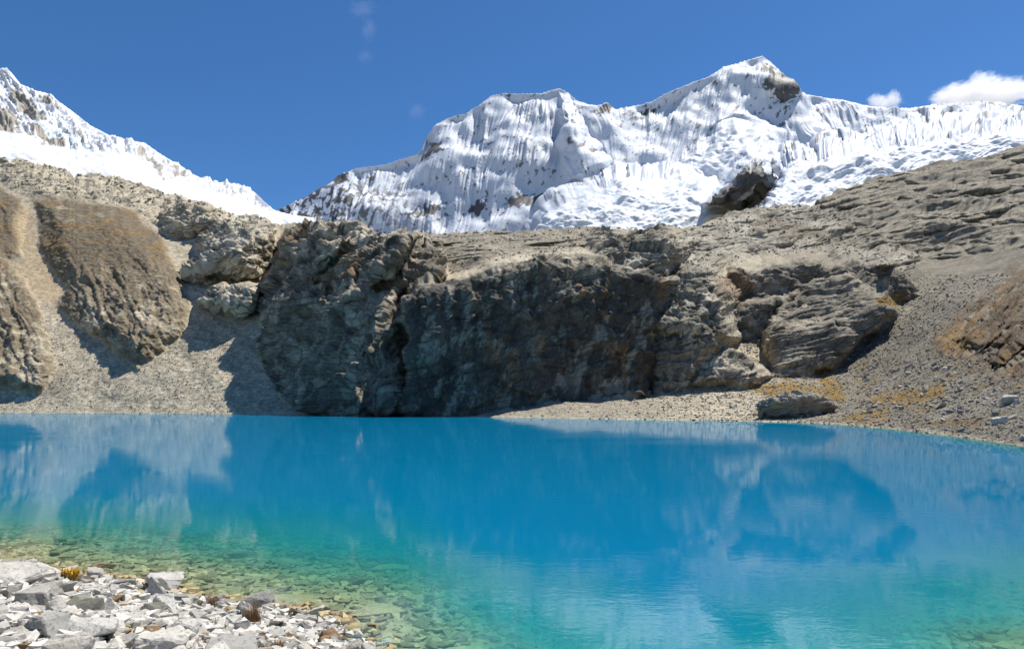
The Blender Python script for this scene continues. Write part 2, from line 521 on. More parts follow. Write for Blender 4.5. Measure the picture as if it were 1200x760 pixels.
# loose ground
scree = (1 - rockm) * (0.22 * fin + .5 * fbm(px_ / 24, py_ / 24, pz_ / 24, 2))
disp += scree * np.clip(D / 260, .25, 1.3)
disp += hillm * (1.3 * (ridged((X - .45 * (Y - 300) + 6 * fbm(X / 20, Y / 25, 3, 3)) / 10, Y / 85, 1.1, 3, .5) - .4) * sstep(285, 330, Y) + .9 * (mid - .45) + .5 * fin) \
    + rgt * (2.0 * (ridged((X + 1.1 * (Y - 350)) / 9, Y / 60, 8.1, 3) - .4) + .5 * (mid - .45))
edge = sstep(0, .03, vv) * 1.0
P = P + N * (disp * edge)[..., None]

# ---- ground colours
def C(r, g, b):
    return np.array([r, g, b], np.float32)


def blend(col, c, m):
    return col + (np.asarray(c, np.float32) - col) * m[..., None]


fn = 0
for o_, (wl_, am_) in enumerate(((9, 1), (4.5, .6), (2.2, .36), (1.1, .22))):
    fn = fn + am_ * pn(px_ / wl_ + 17.3 * o_, py_ / wl_, pz_ / wl_) / (1 + (spc / (wl_ * .4)) ** 2)
fn2 = fbm(px_ / 2.2, py_ / 2.2, pz_ / 2.2, 2, .6) * f_s

lg = fbm(X / 90, Y / 70, 3.7, 3)
col = np.broadcast_to(C(.50, .455, .365), X.shape + (3,)).copy()             # scree
col *= (1 + .22 * fn + .16 * fn2)[..., None]
st_ = fbm((Y - .68 * X) / 9 + .8 * fn, (X + .68 * Y) / 80, 6.2, 4, .6) * sstep(340, 280, X)
col *= (1 + .45 * np.clip(st_, -.8, .8))[..., None]
col = blend(col, C(.30, .25, .18), (1 - rockm) * sstep(.15, .6, st_ + .3 * lg) * .6)
# right hand scree is greyer
rs = sstep(820, 1020, X)
col = blend(col, C(.175, .163, .138), np.clip(rs * (1 - rockm) * (0.9 + .3 * fn), 0, 1))
rock_c = lerp(lerp(C(.52, .48, .40), C(.30, .275, .23), sstep(860, 1020, X)[..., None]), C(.21, .195, .165), sstep(-.5, .6, fn + .6 * lg)[..., None])
col = lerp(col, rock_c * (1 + .18 * fn2)[..., None], rockm[..., None])
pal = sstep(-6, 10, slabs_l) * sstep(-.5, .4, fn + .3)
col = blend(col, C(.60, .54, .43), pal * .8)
# pale bench above the right-hand cliff, its sunlight partly put into the colour
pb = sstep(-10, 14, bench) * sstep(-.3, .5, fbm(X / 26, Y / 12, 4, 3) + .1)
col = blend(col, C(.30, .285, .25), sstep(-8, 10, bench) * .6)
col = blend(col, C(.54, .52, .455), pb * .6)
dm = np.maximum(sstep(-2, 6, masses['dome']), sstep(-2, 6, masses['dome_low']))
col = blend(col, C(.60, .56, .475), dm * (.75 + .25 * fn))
# wall: shade and water staining both put into the dark colour, mineral streaks over
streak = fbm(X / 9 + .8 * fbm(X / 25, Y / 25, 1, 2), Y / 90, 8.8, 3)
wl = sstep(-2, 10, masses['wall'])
stain_shade = wl * sstep(300, 330, Y + 8 * streak)
col = blend(col, C(.06, .058, .055), stain_shade * (.85 + .15 * np.clip(streak, -1, 1)))
col = blend(col, C(.36, .355, .31), stain_shade * sstep(.12, .6, fbm((X + .2 * Y) / 17, Y / 30, 5.5, 5, .65)) * .75)
col = blend(col, C(.20, .12, .06), stain_shade * sstep(.35, .6, fbm(X / 20, Y / 55, 15.5, 3)) * .6)
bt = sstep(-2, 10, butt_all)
col = blend(col, C(.17, .15, .12), bt * (.6 + .3 * fn) * sstep(285, 320, Y))  # shade of the lower buttress face put into a darker rock colour
col = blend(col, C(.27, .17, .08), bt * sstep(.25, .6, fbm((X + .75 * Y) / 26, (Y - .75 * X) / 90, 2.5, 3)) * .7)
brn = sdpoly([(318, 300), (335, 280), (352, 262), (366, 260), (350, 290), (330, 320)], WX, WY)
col = blend(col, C(.30, .20, .10), sstep(-3, 5, brn) * .7)
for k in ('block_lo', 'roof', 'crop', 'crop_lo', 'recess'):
    col = blend(col, C(.19, .175, .15), sstep(-3, 8, masses[k]) * (.55 + .3 * fn) * (k != 'crop'))  # steep fronts darkened: their shade is put into the colour
rust = sdpoly([(838, 325), (870, 315), (885, 335), (870, 355), (850, 350)], WX, WY)
col = blend(col, C(.24, .12, .05), sstep(-6, 8, rust) * .55)
seam = np.maximum(flutes((X + .6 * Y + 5 * fn) / 7, (Y - .6 * X) / 40, 1.7, 3), bed2 * .95)
col = blend(col, C(.07, .066, .06), rockm * sstep(.66, .77, seam + .12 * fn2) * .7)
col = col * (1 + .35 * (rockm * np.clip(fc2 * 1.2 + .5 * fn2, -.8, .8)))[..., None]
# moraine on the bench
col = blend(col, C(.20, .185, .155), sstep(-4, 8, moraine) * np.clip(.7 + .5 * fn, 0, 1))
wht = sdpoly([(870, 262), (905, 252), (1010, 285), (1060, 300), (960, 287), (900, 275)], WX, WY)
col = blend(col, C(.17, .13, .085), sstep(-6, 8, wht) * .55)
# turf
turf = hillm * sstep(-.45, .35, .8 * fn + .6 * lg + .2 + .3 * sstep(400, 330, Y))
col = blend(col, C(.145, .118, .08), turf * .9)
och = hillm * sstep(.25, .6, fbm(X / 40, Y / 9, 6.6, 3) + .25 * sstep(262, 285, Y) - .25 * sstep(300, 330, Y)) * sstep(330, 280, Y)
col = blend(col, C(.24, .145, .05), och * .6)
gl = hillm * sstep(.2, .55, ridged((X - .45 * (Y - 300)) / 11, Y / 80, 21.1, 3) - .35 + .3 * fn) * sstep(290, 330, Y)
col = blend(col, C(.34, .29, .22), gl * .55)
fan = sdpoly([(14, 250), (34, 240), (46, 290), (60, 318), (74, 338), (66, 365), (40, 350), (18, 320), (24, 290)], WX, WY)
col = blend(col, C(.45, .36, .24), sstep(-6, 8, fan) * .8)
trf = rgt * sstep(-.5, .3, .5 * fn + .4 * lg + .3 - .7 * sstep(.5, .7, gr_))
col = blend(col, C(.12, .085, .05), trf * .9)
col = blend(col, C(.22, .135, .05), trf * sstep(.1, .5, fbm((X + Y) / 14, (Y - X) / 60, 4.1, 4)) * .7)
col = blend(col, C(.29, .175, .05), rgt * sstep(1150, 1110, X) * sstep(340, 400, Y) * .7)
# golden grass at the foot of the slope
for poly in ([(1005, 470), (1040, 462), (1090, 455), (1110, 450), (1105, 462), (1060, 472), (1015, 474)],
             [(985, 490), (1010, 482), (1040, 480), (1040, 488), (1015, 494)],
             [(955, 432), (972, 430), (975, 445), (985, 452), (988, 468), (975, 466), (962, 448)],
             [(870, 452), (930, 448), (965, 455), (985, 466), (900, 462)],
             [(1025, 352), (1045, 346), (1062, 350), (1050, 360), (1030, 360)]):
    g = sdpoly(poly, X + 7 * fn, Y + 4 * fn)
    col = blend(col, C(.255, .165, .035), sstep(-5, 3, g) * sstep(-.5, .3, fn2 + .4) * .95)
spk = (1 - rockm) * sstep(820, 900, X) * sstep(410, 440, Y) * sstep(.35, .6, fn + .4 * fn2)
col = blend(col, C(.25, .165, .055), spk * .75)
# pale line of washed stones along the water
col = blend(col, C(.29, .27, .23), (1 - rockm) * sstep(480, 520, X) * sstep(900, 700, X) * sstep(440, 470, Y) * .8)
col = blend(col, C(.46, .43, .36), (1 - rockm) * sstep(.02, .0, vv) * .7)
col = np.clip(col * C(1.05, 1.0, .9), .02, .8)

# skirts: below the water at the foot, and back behind the crest
foot = P[0].copy(); foot[:, 2] = -3.5; foot[:, :2] *= 0.985
P[0, :, 2] = -0.05
back = P[-1].copy(); back[:, 1] += 40; back[:, 0] *= back[:, 1] / (back[:, 1] - 40); back[:, 2] += 4
back2 = P[-1].copy(); back2[:, 1] += 160; back2[:, 0] *= back2[:, 1] / (back2[:, 1] - 160); back2[:, 2] -= 50
PM = np.concatenate([foot[None], P, back[None], back2[None]])
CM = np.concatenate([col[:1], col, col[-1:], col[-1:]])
RM = np.concatenate([rockm[:1], rockm, rockm[-1:], rockm[-1:]])
Fm = grid_faces(NR + 3, NC)


def pad(m):
    m = np.concatenate([m[:1], m, m[-1:], m[-1:]])
    return m[:-1, :-1].ravel()


cliff_f = pad(np.maximum(butt_all, np.maximum(masses['wall'], masses['bulge'])) > 0)
hill_f = pad(np.maximum(masses['hill'], np.maximum(masses['hill_u'], masses['hill_l'])) > 0) & ~cliff_f
ridge_f = pad(masses['ridge_r'] > 0) & ~cliff_f & ~hill_f
dome_f = pad(np.maximum(masses['dome'], masses['dome_low']) > 0) & ~cliff_f & ~hill_f & ~ridge_f
scree_f = pad((rockm < .35) & (Y > 330)) & ~cliff_f & ~hill_f & ~ridge_f & ~dome_f
rest_f = ~(cliff_f | hill_f | ridge_f | scree_f | dome_f)
PMf, CMf, RMf = PM.reshape(-1, 3), CM.reshape(-1, 3), RM.ravel()
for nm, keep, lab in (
        ('cliff', cliff_f, 'shaded and water-stained granite cliff rising straight from the far shore of the lake'),
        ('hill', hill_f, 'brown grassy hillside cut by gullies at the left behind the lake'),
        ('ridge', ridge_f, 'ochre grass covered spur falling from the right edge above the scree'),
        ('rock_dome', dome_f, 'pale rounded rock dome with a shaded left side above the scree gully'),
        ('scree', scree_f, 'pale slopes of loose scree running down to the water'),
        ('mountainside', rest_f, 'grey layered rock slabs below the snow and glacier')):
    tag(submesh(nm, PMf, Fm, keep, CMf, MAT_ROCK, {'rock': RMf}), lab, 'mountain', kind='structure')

# ------------------------------------------------------------------ great snow mountain
RIDGE = [(270, 262), (300, 256), (325, 246), (345, 236), (365, 228), (385, 216), (396, 205), (410, 200), (420, 196), (450, 193), (470, 186), (490, 180),
         (495, 173), (500, 160), (510, 146), (525, 138), (545, 133), (560, 124), (575, 112), (590, 109), (610, 110), (635, 109), (655, 103), (665, 108),
         (675, 117), (690, 122), (700, 123), (710, 121), (722, 128), (735, 125), (750, 123), (765, 118), (785, 107), (800, 101), (815, 95), (830, 90),
         (848, 78), (865, 74), (880, 69), (893, 65), (903, 72), (913, 82), (925, 92), (932, 104), (945, 110), (965, 114), (990, 117), (1010, 122),
         (1040, 127), (1070, 126), (1100, 121), (1140, 121), (1170, 119), (1200, 124), (1260, 118), (1320, 128), (1460, 150)]
NR2, NC2 = 300, 1180
px = np.linspace(270, 1440, NC2)
top = curve(RIDGE, px)
jag = 1.0 - 1.8 * np.abs(pn(px / 5, 1.1, 0)) - 1.2 * np.abs(pn(px / 2.3, 2.1, 0))
bot = np.minimum(curve(MIDTOP, px) + 9, 290)
v2 = np.linspace(0, 1, NR2)[:, None]
X2 = np.broadcast_to(px[None], (NR2, NC2)).copy()
Y2 = bot[None] + (top - bot)[None] * v2 + jag[None] * v2 ** 10
snow_pts = []
for x in range(270, 1460, 40):
    r, t = curve(RIDGE, x), curve(MIDTOP, x)
    Dr = curve([(270, 1890), (400, 1800), (560, 1900), (720, 1900), (893, 2040), (1050, 1960), (1460, 1900)], x)
    Db = curve([(270, 1810), (400, 1690), (560, 1640), (700, 1620), (900, 1660), (1200, 1700), (1460, 1650)], x)
    snow_pts.append((x, r, Dr))
    if t - r > 45:
        snow_pts.append((x, r * .5 + t * .5, Db + .52 * (Dr - Db)))
    snow_pts.append((x, t + 6, Db))
D2 = rbf(snow_pts, X2, Y2)
WX2 = X2 + 4 * fbm(X2 / 22, Y2 / 22, 1.5, 3)
WY2 = Y2 + 4 * fbm(X2 / 22, Y2 / 22, 7.5, 3)


def mass2(poly, px0, py0, D0, theta, kx, R, w, k=40):
    global D2
    sd = sdpoly(poly, WX2, WY2)
    t = math.tan(rad(theta))
    p0, p = (PYH - py0) / FOC, (PYH - Y2) / FOC
    m = D0 * (t - p0) / np.maximum(t - p, .1) * np.clip(1 + kx * (X2 - px0), .3, 2)
    e = 1 - np.clip(sd / w, 0, 1)
    m = m + R * (1 - np.sqrt(np.maximum(0, 1 - e * e))) + np.maximum(-sd, 0) * R * .3
    m[sd < -40] = 1e5
    D2 = smin(D2, m, k)
    return sd


# spurs and hanging ice on the face
sp1 = mass2([(655, 105), (668, 112), (690, 160), (715, 190), (710, 215), (640, 235), (655, 190), (650, 140)], 670, 170, 1700, 62, -.0006, 170, 28)
hump = mass2([(800, 185), (830, 158), (860, 142), (880, 146), (890, 165), (912, 170), (918, 190), (880, 200), (850, 215), (790, 235), (780, 215)], 850, 185, 1640, 47, -.0004, 150, 26)
peak = mass2([(840, 84), (893, 62), (940, 108), (925, 130), (900, 120), (880, 140), (850, 150), (835, 120)], 890, 100, 1960, 64, -.0003, 150, 26)
fall = mass2([(620, 285), (640, 245), (690, 222), (725, 205), (800, 205), (850, 215), (860, 260), (820, 290)], 750, 240, 1180, 42, .0001, 110, 26)
rockspur = mass2([(828, 239), (844, 224), (860, 209), (886, 190), (898, 200), (899, 208), (884, 222), (860, 237)], 868, 212, 1020, 70, -.0003, 90, 12, 15)
glac = mass2([(885, 252), (905, 215), (918, 196), (1000, 182), (1060, 168), (1120, 160), (1200, 154), (1460, 130), (1460, 260), (1000, 262)], 1050, 200, 900, 40, -.0003, 90, 12, 20)
D2 = blur(D2, 2)
P2 = np.stack(spot(X2, Y2, D2), -1)
N2 = np.stack([blur(grid_normals(P2)[..., i], 4) for i in range(3)], -1)
N2 /= np.linalg.norm(N2, axis=-1, keepdims=True) + 1e-9
ice = np.maximum(np.maximum(sstep(-4, 8, fall), sstep(-3, 6, glac)), 0)
humpm = sstep(-4, 8, hump)
# flutings fall from the crest and fan out
tt = (Y2 - top[None]) / (bot - top)[None]
slant = curve([(270, -.35), (480, -.3), (600, -.25), (655, 0), (700, .4), (735, .1), (770, -.35), (850, -.3), (893, .05), (950, .5), (1100, .4), (1440, .3)], X2)
fanx = X2 - slant * (Y2 - top[None]) + 3 * fbm(X2 / 40, Y2 / 60, 9, 2)
flw = flutes(fanx / 8, Y2 / 38, .7, 3, .6)
flb = flutes(fanx / 30, Y2 / 90, 5.7, 2)
face = (1 - ice) * (1 - .75 * humpm)
famp = sstep(0, .1, tt) * sstep(1.1, .55, tt)
flf = flutes(fanx / 3.8 + .4 * flb, Y2 / 45, 2.7, 2)
var = .2 + .8 * sstep(-.35, .5, fbm(fanx / 45, Y2 / 50, 8, 3))
disp2 = face * var * (6.0 * (flw - .45) * (0.4 + famp) + 4.6 * (flf - .45) * (.35 + famp) + 17 * (flb - .45))
disp2 += face * 26 * fbm(P2[..., 0] / 170, P2[..., 1] / 170, P2[..., 2] / 200, 3, .5)
ser = facets(P2[..., 0] / 14, P2[..., 1] / 22, P2[..., 2] / 9) + .45
cre = flutes((Y2 + .18 * X2 + 9 * fbm(X2 / 50, Y2 / 40, 3, 3)) / 8, X2 / 60, 3, 3, .6) * sstep(-.5, .4, fbm(X2 / 40, Y2 / 18, 13, 3)) + .2
big2 = ridged((X2 + 2 * Y2) / 45, (Y2 + .2 * X2 + 5 * fbm(X2 / 30, Y2 / 30, 2, 2)) / 14, 8, 3, .55)
disp2 += ice * (1.2 * (ser - .45) + 7 * (cre - .45) + 4 * (big2 - .45) + 9 * fbm(X2 / 60, Y2 / 25, 4, 2) + 1.6 * fbm(P2[..., 0] / 18, P2[..., 1] / 30, P2[..., 2] / 12, 3, .6))
disp2 += humpm * (14 * fbm(P2[..., 0] / 90, P2[..., 1] / 90, P2[..., 2] / 70, 4, .55))
rsp = sstep(-2, 4, rockspur)
disp2 += rsp * 6 * facets(P2[..., 0] / 16, P2[..., 1] / 20, P2[..., 2] / 20)
disp2 += rsp * 4 * (ridged(P2[..., 0] / 25, P2[..., 1] / 25, P2[..., 2] / 40, 3) - .4)
P2 = P2 + N2 * (disp2 * sstep(0, .04, 1 - v2))[..., None]
# exposed rock
rn = fbm(X2 / 6.5 + .25 * Y2 / 6.5, Y2 / 6, 4.1, 4, .6)
rl = fbm(X2 / 40, Y2 / 30, 14.1, 2)
rocks = sstep(.5, .57, rn + .4 * rl + .14 * sstep(540, 420, X2) * sstep(190, 225, Y2) + .28 * sstep(.35, .05, flw) - .12) * face * .9
lowband = sstep(540, 400, X2) * sstep(200, 228, Y2)
rocks = np.maximum(rocks, face * lowband * sstep(.28, .36, fbm(fanx / 7, Y2 / 9, 1.1, 3) + .2))
for poly, th in (([(492, 182), (505, 165), (520, 172), (522, 186), (505, 196), (494, 192)], .1), ([(388, 214), (396, 202), (412, 200), (408, 210), (395, 220)], 0),
                 ([(365, 232), (385, 216), (375, 240), (345, 246)], .2), ([(696, 138), (705, 128), (720, 126), (712, 138), (700, 142)], .0),
                 ([(728, 138), (750, 130), (775, 118), (770, 128), (740, 142)], .1), ([(886, 76), (902, 74), (912, 84), (928, 94), (935, 106), (926, 126), (914, 124), (905, 108), (888, 104), (898, 92)], .12),
                 ([(540, 245), (560, 228), (575, 240), (560, 250)], .12), ([(590, 235), (612, 224), (640, 222), (636, 236), (615, 242), (595, 244)], .15),
                 ([(645, 165), (665, 150), (662, 160), (650, 172)], .2), ([(478, 250), (500, 240), (520, 238), (510, 255), (480, 264)], .2),
                 ([(912, 178), (930, 172), (938, 182), (920, 188)], .15), ([(668, 168), (700, 178), (690, 182)], .2),
                 ([(1088, 140), (1098, 130), (1120, 124), (1104, 140)], .25), ([(1140, 122), (1165, 120), (1166, 124), (1145, 126)], .0)):
    sd = sdpoly(poly, WX2, WY2)
    rocks = np.maximum(rocks, sstep(-1, 1, sd - 6 * th + 6 * rn - .6))
rocks = np.maximum(rocks, sstep(-2, 2, rockspur + 2 * rn))
rocks = np.maximum(rocks, sstep(.5, .62, fbm(X2 / 10, Y2 / 3.4, 31, 3)) * sstep(1040, 1090, X2) * sstep(165, 150, Y2) * .8)
snowc = np.broadcast_to(C(.63, .665, .72), X2.shape + (3,)).copy()
blue = np.clip(ice * sstep(.1, .75, fbm(X2 / 16, Y2 / 8, 2.2, 4)) + .0, 0, 1)
snowc = blend(snowc, C(.77, .79, .81), np.maximum(ice, humpm) * .8)
snowc = blend(snowc, C(.60, .73, .78), blue * .7)
dirt = ice * sstep(.25, .7, fbm(X2 / 24, Y2 / 7, 12.2, 4)) * .3
snowc = blend(snowc, C(.55, .53, .48), dirt)
c2 = blend(snowc, C(.10, .097, .092), np.clip(rocks, 0, 1))
c2 = blend(c2, C(.12, .108, .09), rsp * .8)
c2 *= (1 + .15 * np.clip(rocks, 0, 1) * rn)[..., None]
b1 = P2[-1].copy(); b1 *= 1.035; b1[:, 2] -= 20
b2 = P2[-1] * 1.25; b2[:, 2] -= 420
b3 = P2[-1] * 1.6; b3[:, 2] = -40
PS = np.concatenate([P2, b1[None], b2[None], b3[None]])
CS = np.concatenate([c2, c2[-1:], c2[-1:], c2[-1:]])
F2 = grid_faces(NR2 + 3, NC2)


def pad2(m):
    return np.concatenate([m, m[-1:], m[-1:], m[-1:]])[:-1, :-1].ravel()


g_f, f_f, r_f = pad2(glac > 0), pad2(fall > 0), pad2(rockspur > 0)
f_f &= ~g_f
r_f &= ~(g_f | f_f)
for nm, keep, lab in (('snow_mountain', ~(g_f | f_f | r_f), 'fluted white mountain wall with a pointed rocky summit'),
                      ('glacier', g_f, 'broken white glacier tongue lying on the grey slabs at the right'),
                      ('icefall', f_f, 'crevassed icefall below the middle of the fluted snow wall'),
                      ('rock_spur', r_f, 'dark wedge of bare rock sticking out between two glaciers')):
    tag(submesh(nm, PS.reshape(-1, 3), F2, keep, CS.reshape(-1, 3), MAT_SNOW), lab, 'mountain', kind='structure')

# ------------------------------------------------------------------ snow ridge on the left
RIDGE_L = [(-260, -20), (-80, 60), (-10, 92), (0, 80), (8, 79), (16, 88), (24, 98), (42, 106), (60, 110), (68, 118), (85, 130), (105, 146), (128, 158), (140, 160),
           (150, 164), (170, 167), (185, 178), (198, 186), (225, 203), (245, 212), (265, 214), (285, 217), (300, 226), (312, 238), (322, 246), (345, 252), (372, 256)]
NR3, NC3 = 190, 640
px = np.linspace(-260, 368, NC3)
top = curve(RIDGE_L, px) - 1.2 * np.abs(pn(px / 5, 11.1, 0)) - .9 * np.abs(pn(px / 2.1, 12.1, 0)) + .8
bot = curve(MIDTOP, px) + 14
v3 = np.linspace(0, 1, NR3)[:, None]
X3 = np.broadcast_to(px[None], (NR3, NC3)).copy()
Y3 = bot[None] + (top - bot)[None] * v3
GL = [(-260, 100), (0, 150), (60, 168), (80, 172), (110, 176), (150, 178), (200, 205), (250, 224), (300, 240), (368, 257)]   # glacier's upper edge
pts3 = []
for x in range(-260, 380, 30):
    r, t, g = curve(RIDGE_L, x), curve(MIDTOP, x), curve(GL, x)
    Dt = curve([(-260, 860), (0, 800), (150, 800), (368, 900)], x)
    pts3 += [(x, t + 12, Dt), (x, t - 2, Dt + 40)]
    if t - g > 12:
        pts3.append((x, g, Dt + 420))
    if g - r > 10:
        pts3.append((x, r, Dt + 700))
    else:
        pts3.append((x, r, Dt + 560))
D3 = rbf(pts3, X3, Y3, 3.0)
D3 = blur(D3, 2)
P3 = np.stack(spot(X3, Y3, D3), -1)
N3 = np.stack([blur(grid_normals(P3)[..., i], 3) for i in range(3)], -1)
N3 /= np.linalg.norm(N3, axis=-1, keepdims=True) + 1e-9
gy = curve(GL, px)[None]
gl3 = sstep(-3, 4, Y3 - gy + 3 * fbm(X3 / 25, Y3 / 25, 4, 3))
disp3 = (1 - gl3) * (14 * (ridged((X3 - .7 * Y3) / 15, (Y3 + .7 * X3) / 60, 1, 4, .55) - .45) + 10 * fbm(P3[..., 0] / 40, P3[..., 1] / 40, P3[..., 2] / 40, 4, .6))
disp3 += gl3 * (3.5 * fbm(P3[..., 0] / 60, P3[..., 1] / 110, P3[..., 2] / 30, 4) + 3.0 * (ridged((X3 + .4 * Y3) / 50, (Y3 - .42 * X3) / 7, 3, 3) - .4))
P3 = P3 + N3 * (disp3 * sstep(0, .05, 1 - v3))[..., None]
rn3 = fbm((X3 + .4 * Y3) / 8, (Y3 - .5 * X3) / 5, 4.1, 4, .6)
rock3 = np.zeros_like(X3)
for poly, th in (([(8, 108), (20, 104), (32, 118), (45, 132), (60, 142), (48, 146), (30, 134), (14, 118)], 0), ([(-40, 128), (2, 124), (20, 128), (26, 142), (24, 158), (-40, 150)], .4),
                 ([(45, 114), (58, 113), (70, 126), (60, 128)], .1), ([(28, 152), (40, 148), (60, 162), (80, 168), (70, 172), (46, 166)], .0),
                 ([(50, 144), (85, 152), (128, 176), (120, 176), (80, 158)], .45), ([(150, 176), (165, 172), (190, 196), (205, 212), (190, 208), (170, 190)], .4),
                 ([(185, 184), (200, 190), (222, 210), (206, 206)], .3), ([(240, 222), (260, 224), (290, 236), (270, 232)], .5), ([(-260, 60), (-60, 90), (-30, 130), (-260, 110)], .4)):
    sd = sdpoly(poly, X3 + 4 * fbm(X3 / 14, Y3 / 14, 1, 3), Y3 + 4 * fbm(X3 / 14, Y3 / 14, 5, 3))
    rock3 = np.maximum(rock3, sstep(-2, 2, sd - 6 * th + 5 * rn3))
rock3 = np.maximum(rock3, (1 - gl3) * sstep(.6, .8, rn3 + .1) * .7)
c3 = np.broadcast_to(C(.70, .715, .74), X3.shape + (3,)).copy()
icb = sdpoly([(34, 140), (50, 144), (80, 156), (110, 172), (95, 178), (70, 168), (45, 152)], X3, Y3)
c3 = blend(c3, C(.66, .77, .82), sstep(-4, 4, icb) * .7)
c3 = blend(c3, C(.31, .28, .23) * 1.0, rock3)
c3 *= (1 + .2 * rock3 * rn3)[..., None]
b1 = P3[-1] * 1.04; b1[:, 2] -= 12
b2 = P3[-1] * 1.3; b2[:, 2] -= 180
f0 = P3[0].copy(); f0[:, 2] -= 60
PL = np.concatenate([f0[None], P3, b1[None], b2[None]])
CL = np.concatenate([c3[:1], c3, c3[-1:], c3[-1:]])
F3 = grid_faces(NR3 + 3, NC3)
gmask = np.concatenate([gl3[:1], gl3, gl3[-1:] * 0, gl3[-1:] * 0])[:-1, :-1].ravel() > .5
tag(submesh('snow_ridge', PL.reshape(-1, 3), F3, ~gmask, CL.reshape(-1, 3), MAT_SNOW), 'snowy rock-flecked ridge falling from the upper left corner', 'mountain', kind='structure')
tag(submesh('snowfield', PL.reshape(-1, 3), F3, gmask, CL.reshape(-1, 3), MAT_SNOW), 'smooth white snowfield under the rocky ridge at the left', 'snow', kind='structure')

# ------------------------------------------------------------------ shore, lake bed
NEAR = [(-400, 640), (-200, 650), (0, 672), (60, 678), (120, 684), (200, 697), (270, 706), (330, 713), (385, 727), (425, 748), (455, 775),
        (515, 850), (600, 940), (800, 1000), (1000, 980), (1180, 890), (1400, 790), (1700, 700), (2300, 620)]
SH = np.array([((x - 600) / FOC * CAMH * FOC / (y - PYH), CAMH * FOC / (y - PYH)) for x, y in NEAR])


def shore_dist(x, y):
    """metres out into the water from the near shore (negative on land)"""
    d2 = np.full(np.shape(x), 1e9)
    for i in range(len(SH) - 1):
        ax, ay = SH[i]; bx, by = SH[i + 1]
        ex, ey = bx - ax, by - ay
        t = np.clip(((x - ax) * ex + (y - ay) * ey) / (ex * ex + ey * ey), 0, 1)
        d2 = np.minimum(d2, (x - ax - t * ex) ** 2 + (y - ay - t * ey) ** 2)
    yl = np.interp(x, SH[:, 0], SH[:, 1])
    return np.where(y > yl, 1, -1) * np.sqrt(d2)


def out_dist(x, y):
    return shore_dist(x, y) + .45 * fbm(x / 2.6, y / 2.6, .4, 3) + 1.2 * pn(x / 9, y / 9, 3.4)


def bed_z(x, y):
    s = out_dist(x, y)
    water = -np.interp(np.maximum(s, 0), [0, 2, 5, 10, 16, 40, 4000], [.02, .2, .42, .8, 1.6, 9.5, 12])
    land = np.interp(np.maximum(-s, 0), [0, 1, 4, 8, 14, 4000], [0, .32, 1.1, 2.0, 2.3, 4])
    z = np.where(s > 0, water, land)
    return z + .05 * fbm(x / .7, y / .7, 1.4, 3) * np.clip(1 + .1 * s, .4, 2)


def murk(x, y):
    """how much silty water lies over the bed, in metres"""
    s = out_dist(x, y)
    deep = 1 + 1.1 * sstep(-3.5, .5, x) * (1 - .8 * sstep(6.5, 8.5, x) * sstep(13.5, 11.5, y))
    return np.minimum(deep * np.interp(np.maximum(s, 0), [0, 2, 4.5, 8, 13, 40, 4000], [.02, .38, 1.25, 2.9, 5.6, 9.5, 12]), 12)


def bed_mat():
    m, nt, b = newmat('stony lake bed')
    L = nt.links.new
    geo = nd(nt, 'ShaderNodeNewGeometry')
    n1 = nd(nt, 'ShaderNodeTexNoise', Scale=1.4, Detail=8.0, Roughness=.7); L(geo.outputs['Position'], n1.inputs['Vector'])
    v3 = nd(nt, 'ShaderNodeTexVoronoi', Scale=9.0); L(geo.outputs['Position'], v3.inputs['Vector'])
    s3 = nd(nt, 'ShaderNodeSeparateColor'); L(v3.outputs['Color'], s3.inputs[0])
    c = mixc(nt, (.16, .14, .08, 1), (.50, .42, .22, 1), maprange(nt, n1.outputs[0], .35, .65, 0, 1))
    c = mixc(nt, c, (.40, .34, .2, 1), maprange(nt, s3.outputs[1], 0, 1, 0, .7))
    L(c, b.inputs['Base Color'])
    b.inputs['Roughness'].default_value = .9
    bp = nd(nt, 'ShaderNodeBump', Strength=.8, Distance=.1)
    L(n1.outputs[0], bp.inputs['Height']); L(bp.outputs[0], b.inputs['Normal'])
    return m


MAT_BED = bed_mat()
# one ground sheet: fine near the viewpoint, coarse towards the horizon
def axis(fine0, fine1, step, lo_, hi_):
    mid_ = np.arange(fine0, fine1 + 1e-6, step)
    up = fine1 + np.geomspace(step, hi_ - fine1, 46)
    dn = fine0 - np.geomspace(step, fine0 - lo_, 46)[::-1]
    return np.concatenate([dn, mid_, up])


gx = axis(-22, 14, .1, -9000, 9000)
gyy = axis(5, 32, .1, -9000, 9000)
GX, GY = np.meshgrid(gx, gyy)
GZ = bed_z(GX, GY)
farm = np.hypot(GX, GY) > 500
GZ = np.where(farm, -14.0, GZ)
GP = np.stack([GX, GY, GZ], -1)
og = link('ground', mesh_np('ground', GP.reshape(-1, 3), grid_faces(len(gyy), len(gx))), MAT_BED)
tag(og, 'stony tan lake bed and near bank under the clear shallows', 'ground', kind='structure')


